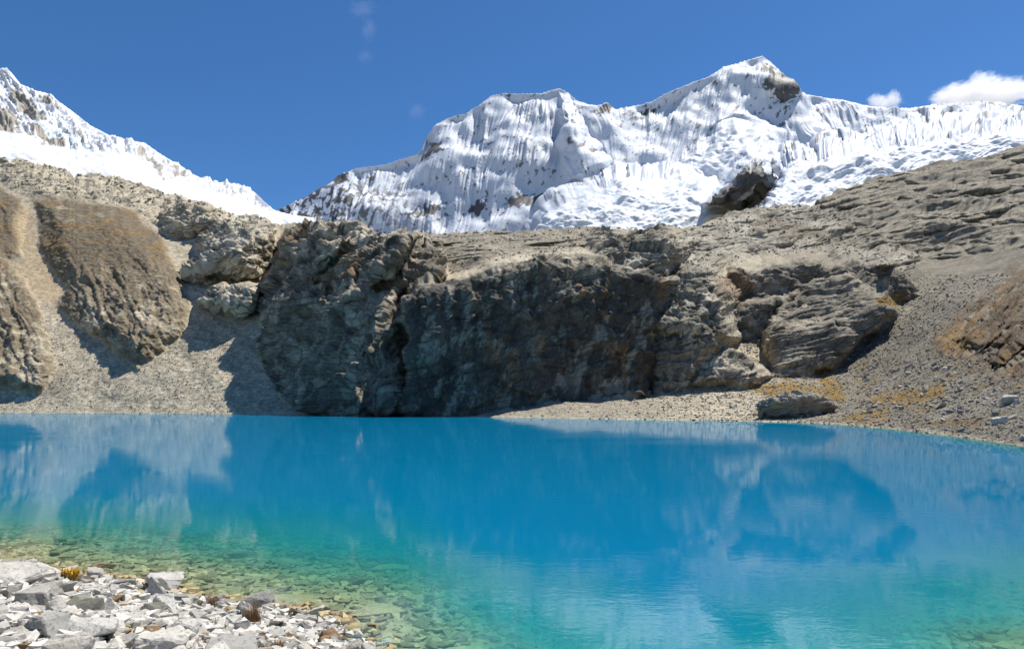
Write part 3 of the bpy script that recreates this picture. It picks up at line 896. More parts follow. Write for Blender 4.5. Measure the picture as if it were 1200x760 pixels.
# ------------------------------------------------------------------ water
def water_mat():
    m, nt, b = newmat('glacial lake water')
    L = nt.links.new
    nt.nodes.remove(b)
    out = nt.nodes['Material Output']
    geo = nd(nt, 'ShaderNodeNewGeometry')
    dep = nd(nt, 'ShaderNodeAttribute', attribute_name='depth')
    # rock flour in suspension: the deeper the water, the less of the bed shows through
    ramp = nd(nt, 'ShaderNodeValToRGB')
    e = ramp.color_ramp.elements
    L(maprange(nt, dep.outputs['Fac'], 0, 10, 0, 1), ramp.inputs[0])
    e[0].position = 0; e[0].color = (.05, .17, .13, 1)
    e[1].position = 1; e[1].color = (.0005, .15, .29, 1)
    for p_, c_ in ((.08, (.03, .185, .175, 1)), (.17, (.01, .19, .215, 1)), (.34, (.003, .17, .24, 1)), (.6, (.001, .155, .285, 1))):
        k = e.new(p_); k.color = c_
    # clear part
    chans = []
    for k_ in (1.0, .46, .54):
        a = nd(nt, 'ShaderNodeMath', operation='MULTIPLY'); L(dep.outputs['Fac'], a.inputs[0]); a.inputs[1].default_value = -k_
        x_ = nd(nt, 'ShaderNodeMath', operation='EXPONENT'); L(a.outputs[0], x_.inputs[0])
        chans.append(x_.outputs[0])
    T = nd(nt, 'ShaderNodeCombineColor')
    for i in range(3):
        L(chans[i], T.inputs[i])
    cl = nd(nt, 'ShaderNodeMath', operation='POWER'); L(chans[1], cl.inputs[0]); cl.inputs[1].default_value = 2.0
    inv = nd(nt, 'ShaderNodeMath', operation='SUBTRACT'); inv.inputs[0].default_value = 1.0; L(cl.outputs[0], inv.inputs[1])
    body = mixc(nt, (0, 0, 0, 1), ramp.outputs[0], inv.outputs[0])
    dif = nd(nt, 'ShaderNodeBsdfDiffuse'); L(body, dif.inputs['Color'])
    tr = nd(nt, 'ShaderNodeBsdfTransparent'); L(T.outputs[0], tr.inputs['Color'])
    addb = nd(nt, 'ShaderNodeAddShader'); L(dif.outputs[0], addb.inputs[0]); L(tr.outputs[0], addb.inputs[1])
    # ripples
    mp = nd(nt, 'ShaderNodeMapping'); mp.inputs['Scale'].default_value = (.7, 1.3, 1)
    L(geo.outputs['Position'], mp.inputs['Vector'])
    n1 = nd(nt, 'ShaderNodeTexNoise', Scale=2.6, Detail=3.0, Roughness=.55); L(mp.outputs[0], n1.inputs['Vector'])
    mp2 = nd(nt, 'ShaderNodeMapping'); mp2.inputs['Scale'].default_value = (.03, .11, 1); L(geo.outputs['Position'], mp2.inputs['Vector'])
    n2 = nd(nt, 'ShaderNodeTexNoise', Scale=1.0, Detail=4.0); L(mp2.outputs[0], n2.inputs['Vector'])
    hs = nd(nt, 'ShaderNodeMath', operation='MULTIPLY'); L(n1.outputs[0], hs.inputs[0]); L(maprange(nt, n2.outputs[0], .38, .68, .2, 1.3), hs.inputs[1])
    bp = nd(nt, 'ShaderNodeBump', Strength=.5, Distance=.008); L(hs.outputs[0], bp.inputs['Height'])
    gl = nd(nt, 'ShaderNodeBsdfGlossy', Roughness=.014); gl.inputs['Color'].default_value = (.92, .97, .95, 1)
    L(bp.outputs[0], gl.inputs['Normal'])
    fr = nd(nt, 'ShaderNodeFresnel', IOR=1.333); L(bp.outputs[0], fr.inputs['Normal'])
    mx = nd(nt, 'ShaderNodeMixShader')
    pw = nd(nt, 'ShaderNodeMath', operation='POWER'); L(fr.outputs[0], pw.inputs[0]); pw.inputs[1].default_value = .8
    ml_ = nd(nt, 'ShaderNodeMath', operation='MULTIPLY'); L(pw.outputs[0], ml_.inputs[0]); ml_.inputs[1].default_value = .62
    L(ml_.outputs[0], mx.inputs[0])
    L(addb.outputs[0], mx.inputs[1]); L(gl.outputs[0], mx.inputs[2])
    L(mx.outputs[0], out.inputs['Surface'])
    return m


NRW, NCW = 340, 420
wpx = np.linspace(-420, 1620, NCW)
wd = np.geomspace(4.5, 420, NRW)
WD = np.broadcast_to(wd[:, None], (NRW, NCW))
WXX = (wpx[None] - 600) / FOC * WD
WDm = np.array(WD)
dep = murk(WXX, WDm)
shd = CAMH * FOC / (curve(SHORE, wpx) - PYH)            # shoals along the far beaches
dep = np.minimum(dep, np.maximum(shd[None] - WD, 0) * .5 + .25)
PW = np.stack([WXX, WDm, np.zeros_like(WXX)], -1)
keep = np.ones((NRW - 1, NCW - 1), bool)
keep &= (WD[:-1, :-1] < np.minimum(shd[None, :-1] * 1.08 + 6, 420))
keep &= ~((bed_z(WXX, WDm)[:-1, :-1] > .5))
ow = submesh('lake_water', PW.reshape(-1, 3), grid_faces(NRW, NCW), keep.ravel(), None, water_mat(), {'depth': dep.ravel()})
tag(ow, 'turquoise glacial lake with blurred reflections of the slopes', 'lake', kind='structure')


# ------------------------------------------------------------------ stones
def stone_mat(name, base, dark, warm, lichen=.5):
    m, nt, b = newmat(name)
    L = nt.links.new
    tc = nd(nt, 'ShaderNodeTexCoord')
    oi = nd(nt, 'ShaderNodeObjectInfo')
    off = nd(nt, 'ShaderNodeVectorMath', operation='MULTIPLY_ADD')
    L(oi.outputs['Random'], off.inputs[0]); off.inputs[1].default_value = (40, 40, 40); L(tc.outputs['Object'], off.inputs[2])
    n1 = nd(nt, 'ShaderNodeTexNoise', Scale=3.0, Detail=7.0, Roughness=.7); L(off.outputs[0], n1.inputs['Vector'])
    n2 = nd(nt, 'ShaderNodeTexNoise', Scale=11.0, Detail=5.0, Roughness=.7); L(off.outputs[0], n2.inputs['Vector'])
    n3 = nd(nt, 'ShaderNodeTexNoise', Scale=1.1, Detail=3.0); L(off.outputs[0], n3.inputs['Vector'])
    c = mixc(nt, base + (1,), dark + (1,), maprange(nt, n1.outputs[0], .48, .72, 0, .55))
    n4 = nd(nt, 'ShaderNodeTexNoise', Scale=26.0, Detail=3.0, Roughness=.6); L(off.outputs[0], n4.inputs['Vector'])
    c = mixc(nt, c, (.13, .12, .105, 1), maprange(nt, n2.outputs[0], .53, .66, 0, lichen * 1.5))
    c = mixc(nt, c, (.16, .15, .13, 1), maprange(nt, n4.outputs[0], .58, .66, 0, lichen))
    c = mixc(nt, c, warm + (1,), maprange(nt, n3.outputs[0], .58, .75, 0, .6))
    vm = nd(nt, 'ShaderNodeVectorMath', operation='SCALE'); L(c, vm.inputs[0]); L(maprange(nt, oi.outputs['Random'], 0, 1, .58, 1.08), vm.inputs['Scale'])
    L(vm.outputs[0], b.inputs['Base Color'])
    b.inputs['Roughness'].default_value = .85
    b.inputs['Specular IOR Level'].default_value = .3
    bp = nd(nt, 'ShaderNodeBump', Strength=.55, Distance=.03); L(n2.outputs[0], bp.inputs['Height']); L(bp.outputs[0], b.inputs['Normal'])
    return m


PALE = stone_mat('pale granite', (.63, .59, .515), (.46, .43, .37), (.50, .41, .28))
GREY = stone_mat('grey granite', (.48, .46, .41), (.30, .29, .26), (.40, .33, .23))
OLIVE = stone_mat('olive grey stone', (.27, .26, .20), (.17, .165, .13), (.24, .18, .10), .3)
RUST = stone_mat('rusty stone', (.26, .165, .085), (.12, .085, .06), (.30, .16, .06))
TAN = stone_mat('silted stone', (.56, .46, .23), (.40, .33, .17), (.50, .42, .22), .25)
MURK = stone_mat('algae covered stone', (.17, .15, .085), (.09, .08, .05), (.22, .18, .09), .2)
SCREE = stone_mat('scree block', (.42, .395, .34), (.28, .265, .23), (.36, .30, .22))


def rock_mesh(name, seed, dims=(1, .8, .55), npts=15, cuts=2, rough=.035, bev=.05):
    """an angular broken block: hull of a few points, chipped edges, rough faces; unit ~1 m, base at z=0"""
    r = random.Random(seed)
    bm = bmesh.new()
    for _ in range(npts):
        v = Vector((r.uniform(-1, 1), r.uniform(-1, 1), r.uniform(-1, 1)))
        m_ = max(abs(c) for c in v)
        v = v / m_ * r.uniform(.8, 1)
        l = v.length
        v *= min(1, 1.28 / l)
        bm.verts.new((v.x * dims[0] / 2, v.y * dims[1] / 2, v.z * dims[2] / 2))
    bmesh.ops.convex_hull(bm, input=bm.verts)
    for v in [v for v in bm.verts if not v.link_faces]:
        bm.verts.remove(v)
    bmesh.ops.dissolve_limit(bm, angle_limit=.22, verts=bm.verts, edges=bm.edges)
    bmesh.ops.bevel(bm, geom=list(bm.edges), offset=bev * min(dims), segments=1, affect='EDGES', clamp_overlap=True)
    bmesh.ops.triangulate(bm, faces=bm.faces)
    bmesh.ops.subdivide_edges(bm, edges=[e for e in bm.edges if e.calc_length() > .12 * max(dims)], cuts=cuts, use_grid_fill=True)
    bmesh.ops.triangulate(bm, faces=bm.faces)
    bm.normal_update()
    co = np.array([v.co for v in bm.verts]); no = np.array([v.normal for v in bm.verts])
    k = 3.2 / max(dims)
    d = fbm(co[:, 0] * k + seed, co[:, 1] * k, co[:, 2] * k, 3, .6) * rough + (ridged(co[:, 0] * k * .7, co[:, 1] * k * .7 + seed, co[:, 2] * k * 2.2, 2) - .5) * rough
    co = co + no * d[:, None]
    co[:, 2] -= co[:, 2].min()
    for v, c in zip(bm.verts, co):
        v.co = c
    me = bpy.data.meshes.new(name)
    bm.to_mesh(me)
    bm.free()
    for p in me.polygons:
        p.use_smooth = False
    return me


def ground_at(px, py):
    """point of the near ground seen in direction (px, py)"""
    D_ = np.arange(5, 40, .03)
    x, y, z = spot(px, py, D_)
    i = int(np.argmax(z <= bed_z(x, y)))
    return x[i], y[i], z[i]


protos = [rock_mesh('stone', 100 + i, (1, random.uniform(.6, .95), random.uniform(.45, .9)), random.choice((10, 12, 14, 17)), 2) for i in range(16)]
flat = [rock_mesh('flat_stone', 300 + i, (1, random.uniform(.6, .9), random.uniform(.12, .3)), random.choice((9, 11, 13)), 1) for i in range(8)]


def put_stone(name, me, mat, x, y, z, size, sink=.22, rot=None, sxyz=None):
    o = bpy.data.objects.new(name, me)
    COL.objects.link(o)
    o.material_slots  # noqa
    if not me.materials:
        me.materials.append(mat)
    o.material_slots[0].link = 'OBJECT'
    o.material_slots[0].material = mat
    s3_ = sxyz or (size, size * random.uniform(.8, 1.1), size * random.uniform(.8, 1.15))
    o.scale = s3_
    o.rotation_euler = rot or (random.uniform(-.5, .5), random.uniform(-.5, .5), random.uniform(0, 6.28))
    o.location = (x, y, z - sink * size * .5)
    return o


taken = []


def notable(px, py, name, me, mat, w_px, label, asp=1.0, tall=.6, rot=None, sink=.2, cat='boulder'):
    x, y, z = ground_at(px, py)
    size = w_px / FOC * y
    dx, dy, dz = me_dims(me)
    o = put_stone(name, me, mat, x, y, z, size, sink, rot or (0, 0, random.uniform(-.3, .3)), (size / dx, size * asp / dy, size * tall / dz))
    tag(o, label, cat)
    if cat == 'slab':          # wholly under water
        o.scale[2] = .12 / dz
        o.rotation_euler = (.04, .03, o.rotation_euler[2])
        o.location.z = min(z - .01, -.19)
    taken.append((x, y, size * .42))
    return o


def me_dims(me):
    c = np.empty(len(me.vertices) * 3, np.float32)
    me.vertices.foreach_get('co', c)
    c = c.reshape(-1, 3)
    return c.max(0) - c.min(0)


def special(seed, dims, n=14, cuts=3, rough=.03):
    return rock_mesh('boulder', seed, dims, n, cuts, rough)


notable(18, 680, 'boulder', special(1, (1, .8, .5), 22, 3, .03), PALE, 78, 'largest smooth pale boulder at the left end of the rubble, beside the water', .8, .36)
notable(300, 714, 'boulder', special(2, (1, .6, .55), 9, 3, .02), GREY, 46, 'tilted slab boulder with a bright flat top, jutting beside the submerged ochre slab', .7, .52, (.12, -.22, .25))
notable(192, 692, 'boulder', special(3, (1, .8, .7), 11, 3, .03), GREY, 48, 'grey speckled pyramid-shaped boulder at the back edge of the rubble', .8, .6)
notable(105, 750, 'boulder', special(4, (1, .7, .6), 10, 3, .02), GREY, 52, 'smooth grey wedge with one broad clean face amid the left rubble', .8, .62, (-.3, .1, .4))
notable(190, 765, 'boulder', special(5, (1, .8, .5), 20, 4, .05), PALE, 74, 'broad rough whitish boulder in front, left of the flat grey block', .8, .46)
notable(270, 772, 'boulder', special(6, (1, .7, .55), 10, 3, .02), GREY, 60, 'flat-topped grey block at the front edge under the green grass sprig', .7, .5, (-.15, .05, .1))
notable(142, 686, 'boulder', special(7, (1, .5, .4), 10, 3, .02), GREY, 38, 'flat-topped boulder with a dark front, right of the yellow plant', .7, .36)
notable(388, 748, 'boulder', special(8, (1, .8, .6), 12, 3, .03), RUST, 26, 'rusty brown boulder at the right tip of the rubble bank', .8, .55)
notable(183, 722, 'boulder', special(9, (1, .8, .8), 16, 3, .02), OLIVE, 26, 'rounded olive grey cobble among white stones', .8, .8)
notable(367, 722, 'boulder', special(10, (1, .6, .5), 9, 3, .02), PALE, 30, 'pale wedge slab beside the water near the right tip of the rubble', .6, .45, (0, -.25, .2))
notable(118, 668, 'emergent_stone', special(11, (1, .6, .35), 11, 3, .03), RUST, 28, 'brown stone poking out of the shallow water beyond the yellow plant', .6, .34, None, .1, 'stone')
notable(437, 722, 'submerged_slab', special(12, (1, .8, .3), 9, 3, .015), TAN, 58, 'large yellowish slab under water off the tip of the rubble', 1.0, .32, (.28, .1, -.25), .1, 'slab')
notable(338, 706, 'submerged_slab', special(13, (1, .8, .2), 11, 3, .015), TAN, 56, 'ochre slab just under the water beside the tilted boulder', 1.0, .16, (.03, .02, .1), .3, 'slab')
notable(553, 770, 'submerged_slab', special(14, (1, .7, .3), 9, 3, .015), TAN, 58, 'greenish slab under water at the bottom edge in the middle', .8, .3, (.1, .05, .3), .1, 'slab')

# room for the plants
for a_, b_, r_ in ((297, 735, .3), (246, 712, .28), (251, 738, .25), (326, 762, .2), (84, 682, .34), (67, 681, .3)):
    q_ = ground_at(a_, b_)
    taken.append((q_[0], q_[1] - .12, r_))

# the loose stones of the bank
n_ = 0
cD = rng.uniform(7.0, 18.5, 60000)
cx_ = (rng.uniform(-25, 480, 60000) - 600) / FOC * cD
cs_, cz_ = shore_dist(cx_, cD), bed_z(cx_, cD)
for x, D_, s_, z in zip(cx_, cD, cs_, cz_):
    if n_ >= 280:
        break
    size = .18 + .47 * random.random() ** 2.3
    if s_ > .35 or (s_ > -.2 and size > .5):
        continue
    if PYH + (CAMH - z) / D_ * FOC > 790:
        continue
    r_ = size * .40
    if any((x - a) ** 2 + (D_ - b) ** 2 < (r_ + c) ** 2 * .6 for a, b, c in taken):
        continue
    taken.append((x, D_, r_))
    q = random.random()
    mat = PALE if q < .72 else GREY if q < .92 else OLIVE
    o = put_stone('stone', random.choice(protos), mat, x, D_, z, size, .25)
    if q < .72:
        tag(o, 'pale angular stone lying loose on the rubble bank', 'stone', 'pale stones of the rubble bank')
    elif q < .92:
        tag(o, 'duller grey broken stone between the pale stones of the bank', 'stone', 'grey stones of the rubble bank')
    else:
        tag(o, 'small brownish stone tucked between the pale stones of the bank', 'stone', 'brown stones of the rubble bank')
    n_ += 1

# stones under the shallows
sub = 0
cD = rng.uniform(9.5, 26, 9000)
cx_ = (np.where(rng.random(9000) < .86, rng.uniform(-20, 620, 9000), rng.uniform(980, 1220, 9000)) - 600) / FOC * cD
cs_, cz_ = shore_dist(cx_, cD), bed_z(cx_, cD)
for x, D_, s_, z in zip(cx_, cD, cs_, cz_):
    if sub >= 190:
        break
    if s_ < .3 or s_ > 8:
        continue
    size = random.uniform(.35, .6) + .8 * random.random() ** 3
    r_ = size * .42
    if any((x - a) ** 2 + (D_ - b) ** 2 < (r_ + c) ** 2 * .8 for a, b, c in taken):
        continue
    taken.append((x, D_, r_))
    dark_ = random.random() < .45
    o = put_stone('submerged_stone', random.choice(flat), MURK if dark_ else TAN, x, D_, min(z, -.03 - .34 * size), size, .05, (random.uniform(-.1, .1), random.uniform(-.1, .1), random.uniform(0, 6.28)))
    if dark_:
        tag(o, 'dark flat stone lying under the shallow green water', 'stone', 'dark stones under the shallows')
    else:
        tag(o, 'tan flat stone lying under the shallow green water', 'stone', 'tan stones under the shallows')
    sub += 1


def small_rock_arrays(seed, n=9, zs=.6):
    r = random.Random(seed)
    bm = bmesh.new()
    for _ in range(n):
        v = Vector((r.uniform(-1, 1), r.uniform(-1, 1), r.uniform(-1, 1)))
        v = v / max(abs(c) for c in v) * r.uniform(.75, 1) * .5
        bm.verts.new((v.x, v.y * .8, v.z * zs))
    bmesh.ops.convex_hull(bm, input=bm.verts)
    for v in [v for v in bm.verts if not v.link_faces]:
        bm.verts.remove(v)
    bmesh.ops.triangulate(bm, faces=bm.faces)
    bm.verts.index_update()
    V = np.array([v.co[:] for v in bm.verts])
    F = np.array([[v.index for v in f.verts] for f in bm.faces])
    bm.free()
    return V, F


def scatter_mesh(name, pts, sizes, cols_, mat, label, cat, zs=.6, seed=0):
    pr = [small_rock_arrays(seed + i, 8 + i % 5, zs) for i in range(10)]
    Vs, Fs, Cs, o_ = [], [], [], 0
    rg = np.random.default_rng(seed)
    for p, s_, c in zip(pts, sizes, cols_):
        V, F = pr[rg.integers(10)]
        a, b = rg.uniform(0, 6.28), rg.uniform(-.5, .5)
        ca, sa, cb, sb = math.cos(a), math.sin(a), math.cos(b), math.sin(b)
        R_ = np.array([[ca, -sa * cb, sa * sb], [sa, ca * cb, -ca * sb], [0, sb, cb]])
        Vs.append(V @ R_.T * s_ + p)
        Fs.append(F + o_)
        Cs.append(np.repeat(c[None], len(V), 0))
        o_ += len(V)
    o = link(name, mesh_np(name, np.concatenate(Vs), np.concatenate(Fs), False, np.concatenate(Cs)), mat)
    return tag(o, label, cat, kind='stuff')


def attr_mat(name, scale):
    m, nt, b = newmat(name)
    col_ = nd(nt, 'ShaderNodeAttribute', attribute_name='Col')
    geo = nd(nt, 'ShaderNodeNewGeometry')
    n1 = nd(nt, 'ShaderNodeTexNoise', Scale=scale, Detail=5.0, Roughness=.7)
    nt.links.new(geo.outputs['Position'], n1.inputs['Vector'])
    vm = nd(nt, 'ShaderNodeVectorMath', operation='SCALE')
    nt.links.new(col_.outputs['Color'], vm.inputs[0]); nt.links.new(maprange(nt, n1.outputs[0], .3, .7, .7, 1.25), vm.inputs['Scale'])
    nt.links.new(vm.outputs[0], b.inputs['Base Color'])
    b.inputs['Roughness'].default_value = .9
    b.inputs['Specular IOR Level'].default_value = .25
    bp = nd(nt, 'ShaderNodeBump', Strength=.5, Distance=.15 / scale)
    nt.links.new(n1.outputs[0], bp.inputs['Height']); nt.links.new(bp.outputs[0], b.inputs['Normal'])
    return m


MAT_GRAVEL = attr_mat('small stones', 9.0)
MAT_BLOCKS = attr_mat('scree blocks', 1.2)
# gravel of the bank
N_ = 9500
Dg = rng.uniform(6.8, 19, N_ * 3)
xg = (rng.uniform(-40, 520, N_ * 3) - 600) / FOC * Dg
sg = shore_dist(xg, Dg)
ok = (sg < .5)
xg, Dg, sg = xg[ok][:N_], Dg[ok][:N_], sg[ok][:N_]
zg = bed_z(xg, Dg)
szg = .05 + .26 * rng.random(len(xg)) ** 2.2
tone = rng.uniform(.55, 1.12, len(xg))
gc = np.stack([.61 * tone, .58 * tone, .515 * tone], -1)
br = rng.random(len(xg)) < .08
gc[br] = np.array([.28, .18, .09]) * tone[br, None]
wet = sstep(-.15, .3, sg)[:, None]
gc = gc * (1 - wet) + np.array([.46, .36, .19]) * tone[:, None] * wet
scatter_mesh('gravel', np.stack([xg, Dg, zg + .2 * szg], -1), szg, gc, MAT_GRAVEL, 'small pale stones filling the gaps of the rubble bank', 'gravel', .6, 5)
# pebbles of the lake bed
N_ = 9000
Dg = rng.uniform(9, 26, N_ * 4)
xg = (np.where(rng.random(N_ * 4) < .8, rng.uniform(-30, 680, N_ * 4), rng.uniform(960, 1230, N_ * 4)) - 600) / FOC * Dg
sg = shore_dist(xg, Dg)
ok = (sg > .2) & (sg < 10)
xg, Dg = xg[ok][:N_], Dg[ok][:N_]
zg = bed_z(xg, Dg)
szg = .08 + .34 * rng.random(len(xg)) ** 2.5
tone = rng.uniform(.35, 1.15, len(xg))
gc = np.array([.46, .38, .2])[None] * tone[:, None]
scatter_mesh('pebbles', np.stack([xg, Dg, zg + .05 * szg], -1), szg, gc, MAT_GRAVEL, 'tan pebbles and flags of the lake bed under clear water', 'pebbles', .35, 25)

# blocks of the far scree
def pick(mask, n, seed):
    idx = np.flatnonzero(mask.ravel())
    wgt = D.ravel()[idx] ** 0.0
    return np.random.default_rng(seed).choice(idx, n, replace=False, p=wgt / wgt.sum())


Pm = P.reshape(-1, 3)
mr = (rockm < .4) & (X > 540 + 300 * np.random.default_rng(1).random(X.shape) ** .5) & (X < 1400) & (Y > 322) & ((rgt < .5) | (np.random.default_rng(9).random(X.shape) < .25))
mlow = mr & (Y > 425) & (X > 1010) & (X < 1216)
ib = pick(mlow, 170, 4)
for q, i_ in enumerate(ib):
    p = Pm[i_]
    size = random.uniform(.55, .95) * p[1] / 110 + 1.1 * random.random() ** 5
    o = put_stone('scree_block', random.choice(protos), SCREE if q % 5 else PALE, p[0], p[1], p[2], size, .3)
    tag(o, 'grey angular block strewn on the scree above the right-hand shore', 'boulder', 'blocks on the right-hand scree')
ib = pick(mr, 13000, 6)
szb = (.35 + .75 * rng.random(len(ib)) ** 3) * np.clip(D.ravel()[ib] / 200, .3, 1.6)
tn = rng.uniform(.5, 1.25, len(ib))[:, None]
scatter_mesh('scree_stones', Pm[ib] + np.array([0, 0, .1]), szb, np.array([.34, .315, .265])[None] * tn ** 1.7, MAT_BLOCKS, 'countless loose stones of the scree on the right', 'scree stones', .6, 45)
mm = ((moraine > -3) | (bench > -6) | (slabs_l > 0)) & (Y < 330) & (np.random.default_rng(2).random(X.shape) < np.clip(spc / 5, .05, 1))
ib = pick(mm, 4500, 16)
szb = (.5 + 2.2 * rng.random(len(ib)) ** 4) * np.clip(D.ravel()[ib] / 400, .6, 1.5)
tn = rng.uniform(.45, 1.2, len(ib))[:, None]
scatter_mesh('rubble', Pm[ib] + np.array([0, 0, .1]), szb, np.array([.40, .37, .31])[None] * tn, MAT_BLOCKS, 'broken rock strewn over the benches under the snow', 'rubble', .7, 85)
ml = (rockm < .4) & (X < 330) & (Y > 370) & (hillm < .5) & (X > -200)
ib = pick(ml, 5000, 8)
szb = (.35 + .9 * rng.random(len(ib)) ** 4) * np.clip(D.ravel()[ib] / 330, .5, 1.5)
tn = rng.uniform(.6, 1.2, len(ib))[:, None]
scatter_mesh('scree_stones', Pm[ib] + np.array([0, 0, .1]), szb, np.array([.44, .40, .32])[None] * tn, MAT_BLOCKS, 'countless loose stones of the pale scree on the left', 'scree stones', .6, 65)


def terrain_at(px, py):
    j = int(np.argmin((X - px) ** 2 + (Y - py) ** 2))
    return Pm[j]


for px_b, py_b, wpx_, mat, tall_, lab in ((1102, 478, 15, GREY, .6, 'squat dark-fronted block alone on the scree under the golden grass'),
                                         (1183, 474, 17, PALE, .8, 'whitish block beside the dark one near the right edge'),
                                         (1170, 496, 18, PALE, .6, 'bright tilted block low on the scree near the right edge'),
                                         (1047, 478, 14, PALE, .3, 'long flat pale block beside the golden grass'),
                                         (858, 478, 8, GREY, .7, 'small dark block alone on the pale talus in the middle')):
    p = terrain_at(px_b, py_b)
    size = wpx_ / FOC * p[1]
    me = special(int(px_b), (1, .8, .7), 11, 2)
    d_ = me_dims(me)
    tag(put_stone('boulder', me, mat, p[0], p[1], p[2], size, .2, (0, .1, random.uniform(0, 3)), (size / d_[0], size * .8 / d_[1], size * tall_ / d_[2])), lab, 'boulder')

# low undercut outcrop by the shore
p = terrain_at(941, 489)
ww = 92 / FOC * p[1]
bm = bmesh.new()
bmesh.ops.create_icosphere(bm, subdivisions=6, radius=1)
co_ = np.array([v.co for v in bm.verts])
prof = np.interp(co_[:, 0], [-1, -.7, -.3, .2, .7, 1], [.45, .75, .95, 1.0, .8, .4])
zz = np.sign(co_[:, 2]) * np.abs(co_[:, 2]) ** .6
xx = co_[:, 0] * ww / 2
yy = co_[:, 1] * ww * .22 + np.where(co_[:, 1] < 0, np.clip(.5 - zz, 0, 1.2) * 3.6, 0)
zz = zz * 3.9 * prof
nn = 1.5 * (ridged(xx / 7, yy / 6, zz / 1.8, 4) - .45) + .4 * fbm(xx / 1.5, yy / 1.5, zz / .8, 3) + 1.3 * facets(xx / 2.6, yy / 2.6, zz / 1.1)
nv = co_ / np.linalg.norm(co_, axis=1)[:, None]
for v, a, b, c, n_v, k in zip(bm.verts, xx, yy, zz, nv, nn):
    v.co = Vector((a, b, c)) + Vector(n_v) * float(k)
me = bpy.data.meshes.new('rock_outcrop')
bm.to_mesh(me); bm.free()
o = link('rock_outcrop', me, stone_mat('outcrop rock', (.36, .33, .27), (.17, .155, .13), (.26, .19, .11)))
o.location = (p[0], p[1] + 3.5, p[2] + 2.0)
tag(o, 'long low rock outcrop with pale top and dark undercut front just above the shore', 'rock outcrop')


# ------------------------------------------------------------------ plants
def blade_mat(name, a, b_):
    m, nt, b = newmat(name)
    geo = nd(nt, 'ShaderNodeNewGeometry')
    c = mixc(nt, a + (1,), b_ + (1,), geo.outputs['Random Per Island'])
    nt.links.new(c, b.inputs['Base Color'])
    b.inputs['Roughness'].default_value = .7
    return m


def tuft(name, px, py, h_px, w_px, n, mat, label, leafy=False, cat='grass tuft'):
    x0, y0, z0 = ground_at(px, py)
    h, w_ = h_px / FOC * y0, w_px / FOC * y0
    bm = bmesh.new()
    for _ in range(n):
        a = random.uniform(0, 6.28)
        bx, by = random.gauss(0, .16) * w_, random.gauss(0, .16) * w_
        ln = h * random.uniform(.55, 1.05)
        out_ = w_ * random.uniform(.1, .55)
        wd_ = random.uniform(.004, .008) * (4.5 if leafy else 1)
        prev = None
        segs = 4
        for i in range(segs + 1):
            t = i / segs
            q = Vector((bx + math.cos(a) * out_ * t * t, by + math.sin(a) * out_ * t * t, ln * (t - .18 * t * t)))
            ww_ = wd_ * ((1 - t) if not leafy else math.sin(math.pi * min(1, .12 + t * .88)) if t > .45 else .15)
            sdv = Vector((-math.sin(a), math.cos(a), 0)) * max(ww_, .0008)
            cur = (bm.verts.new(q - sdv), bm.verts.new(q + sdv))
            if prev:
                bm.faces.new((prev[0], prev[1], cur[1], cur[0]))
            prev = cur
    me_ = bpy.data.meshes.new(name)
    bm.to_mesh(me_); bm.free()
    o = link(name, me_, mat)
    o.location = (x0, y0, z0 + .05)
    return tag(o, label, cat)


STRAW = blade_mat('straw', (.30, .19, .06), (.20, .11, .04))
REDDISH = blade_mat('dry red grass', (.20, .09, .035), (.14, .08, .03))
GREEN = blade_mat('green grass', (.14, .16, .04), (.22, .20, .06))
GOLD = blade_mat('yellow leaves', (.55, .33, .02), (.45, .24, .02))
BROWNL = blade_mat('brown leaves', (.28, .13, .03), (.18, .10, .03))
tuft('grass_tuft', 297, 735, 34, 24, 190, STRAW, 'straw-brown upright grass tuft in front of the tilted boulder')
tuft('grass_tuft', 246, 712, 14, 24, 150, REDDISH, 'low reddish brown tuft behind the straw-brown one')
tuft('grass_tuft', 251, 738, 17, 12, 40, GREEN, 'sparse green grass sprig above the flat grey block')
tuft('grass_tuft', 326, 762, 12, 22, 70, STRAW, 'short pale grass tuft at the bottom edge of the rubble')
tuft('leafy_plant', 84, 682, 17, 26, 70, GOLD, 'yellow-leaved plant between stones at the back of the rubble', True, 'plant')
tuft('leafy_plant', 67, 681, 13, 20, 60, BROWNL, 'brown-leaved plant left of the yellow-leaved one', True, 'plant')


# ------------------------------------------------------------------ clouds
def cloud_mat(name, dens, scale, lo_, hi_, det=6.0):
    m = bpy.data.materials.new(name)
    m.use_nodes = True
    nt = m.node_tree
    nt.nodes.remove(nt.nodes['Principled BSDF'])
    v = nd(nt, 'ShaderNodeVolumePrincipled')
    v.inputs['Color'].default_value = (.98, .98, 1, 1)
    v.inputs['Anisotropy'].default_value = .35
    tc = nd(nt, 'ShaderNodeTexCoord')
    n1 = nd(nt, 'ShaderNodeTexNoise', Scale=scale, Detail=det, Roughness=.7)
    nt.links.new(tc.outputs['Object'], n1.inputs['Vector'])
    at = nd(nt, 'ShaderNodeVectorMath', operation='LENGTH'); nt.links.new(tc.outputs['Object'], at.inputs[0])
    sub_ = nd(nt, 'ShaderNodeMath', operation='SUBTRACT'); nt.links.new(n1.outputs[0], sub_.inputs[0]); nt.links.new(maprange(nt, at.outputs['Value'], .3, 1.0, 0, .42), sub_.inputs[1])
    nt.links.new(maprange(nt, sub_.outputs[0], lo_, hi_, 0, dens), v.inputs['Density'])
    nt.links.new(v.outputs[0], nt.nodes['Material Output'].inputs['Volume'])
    return m


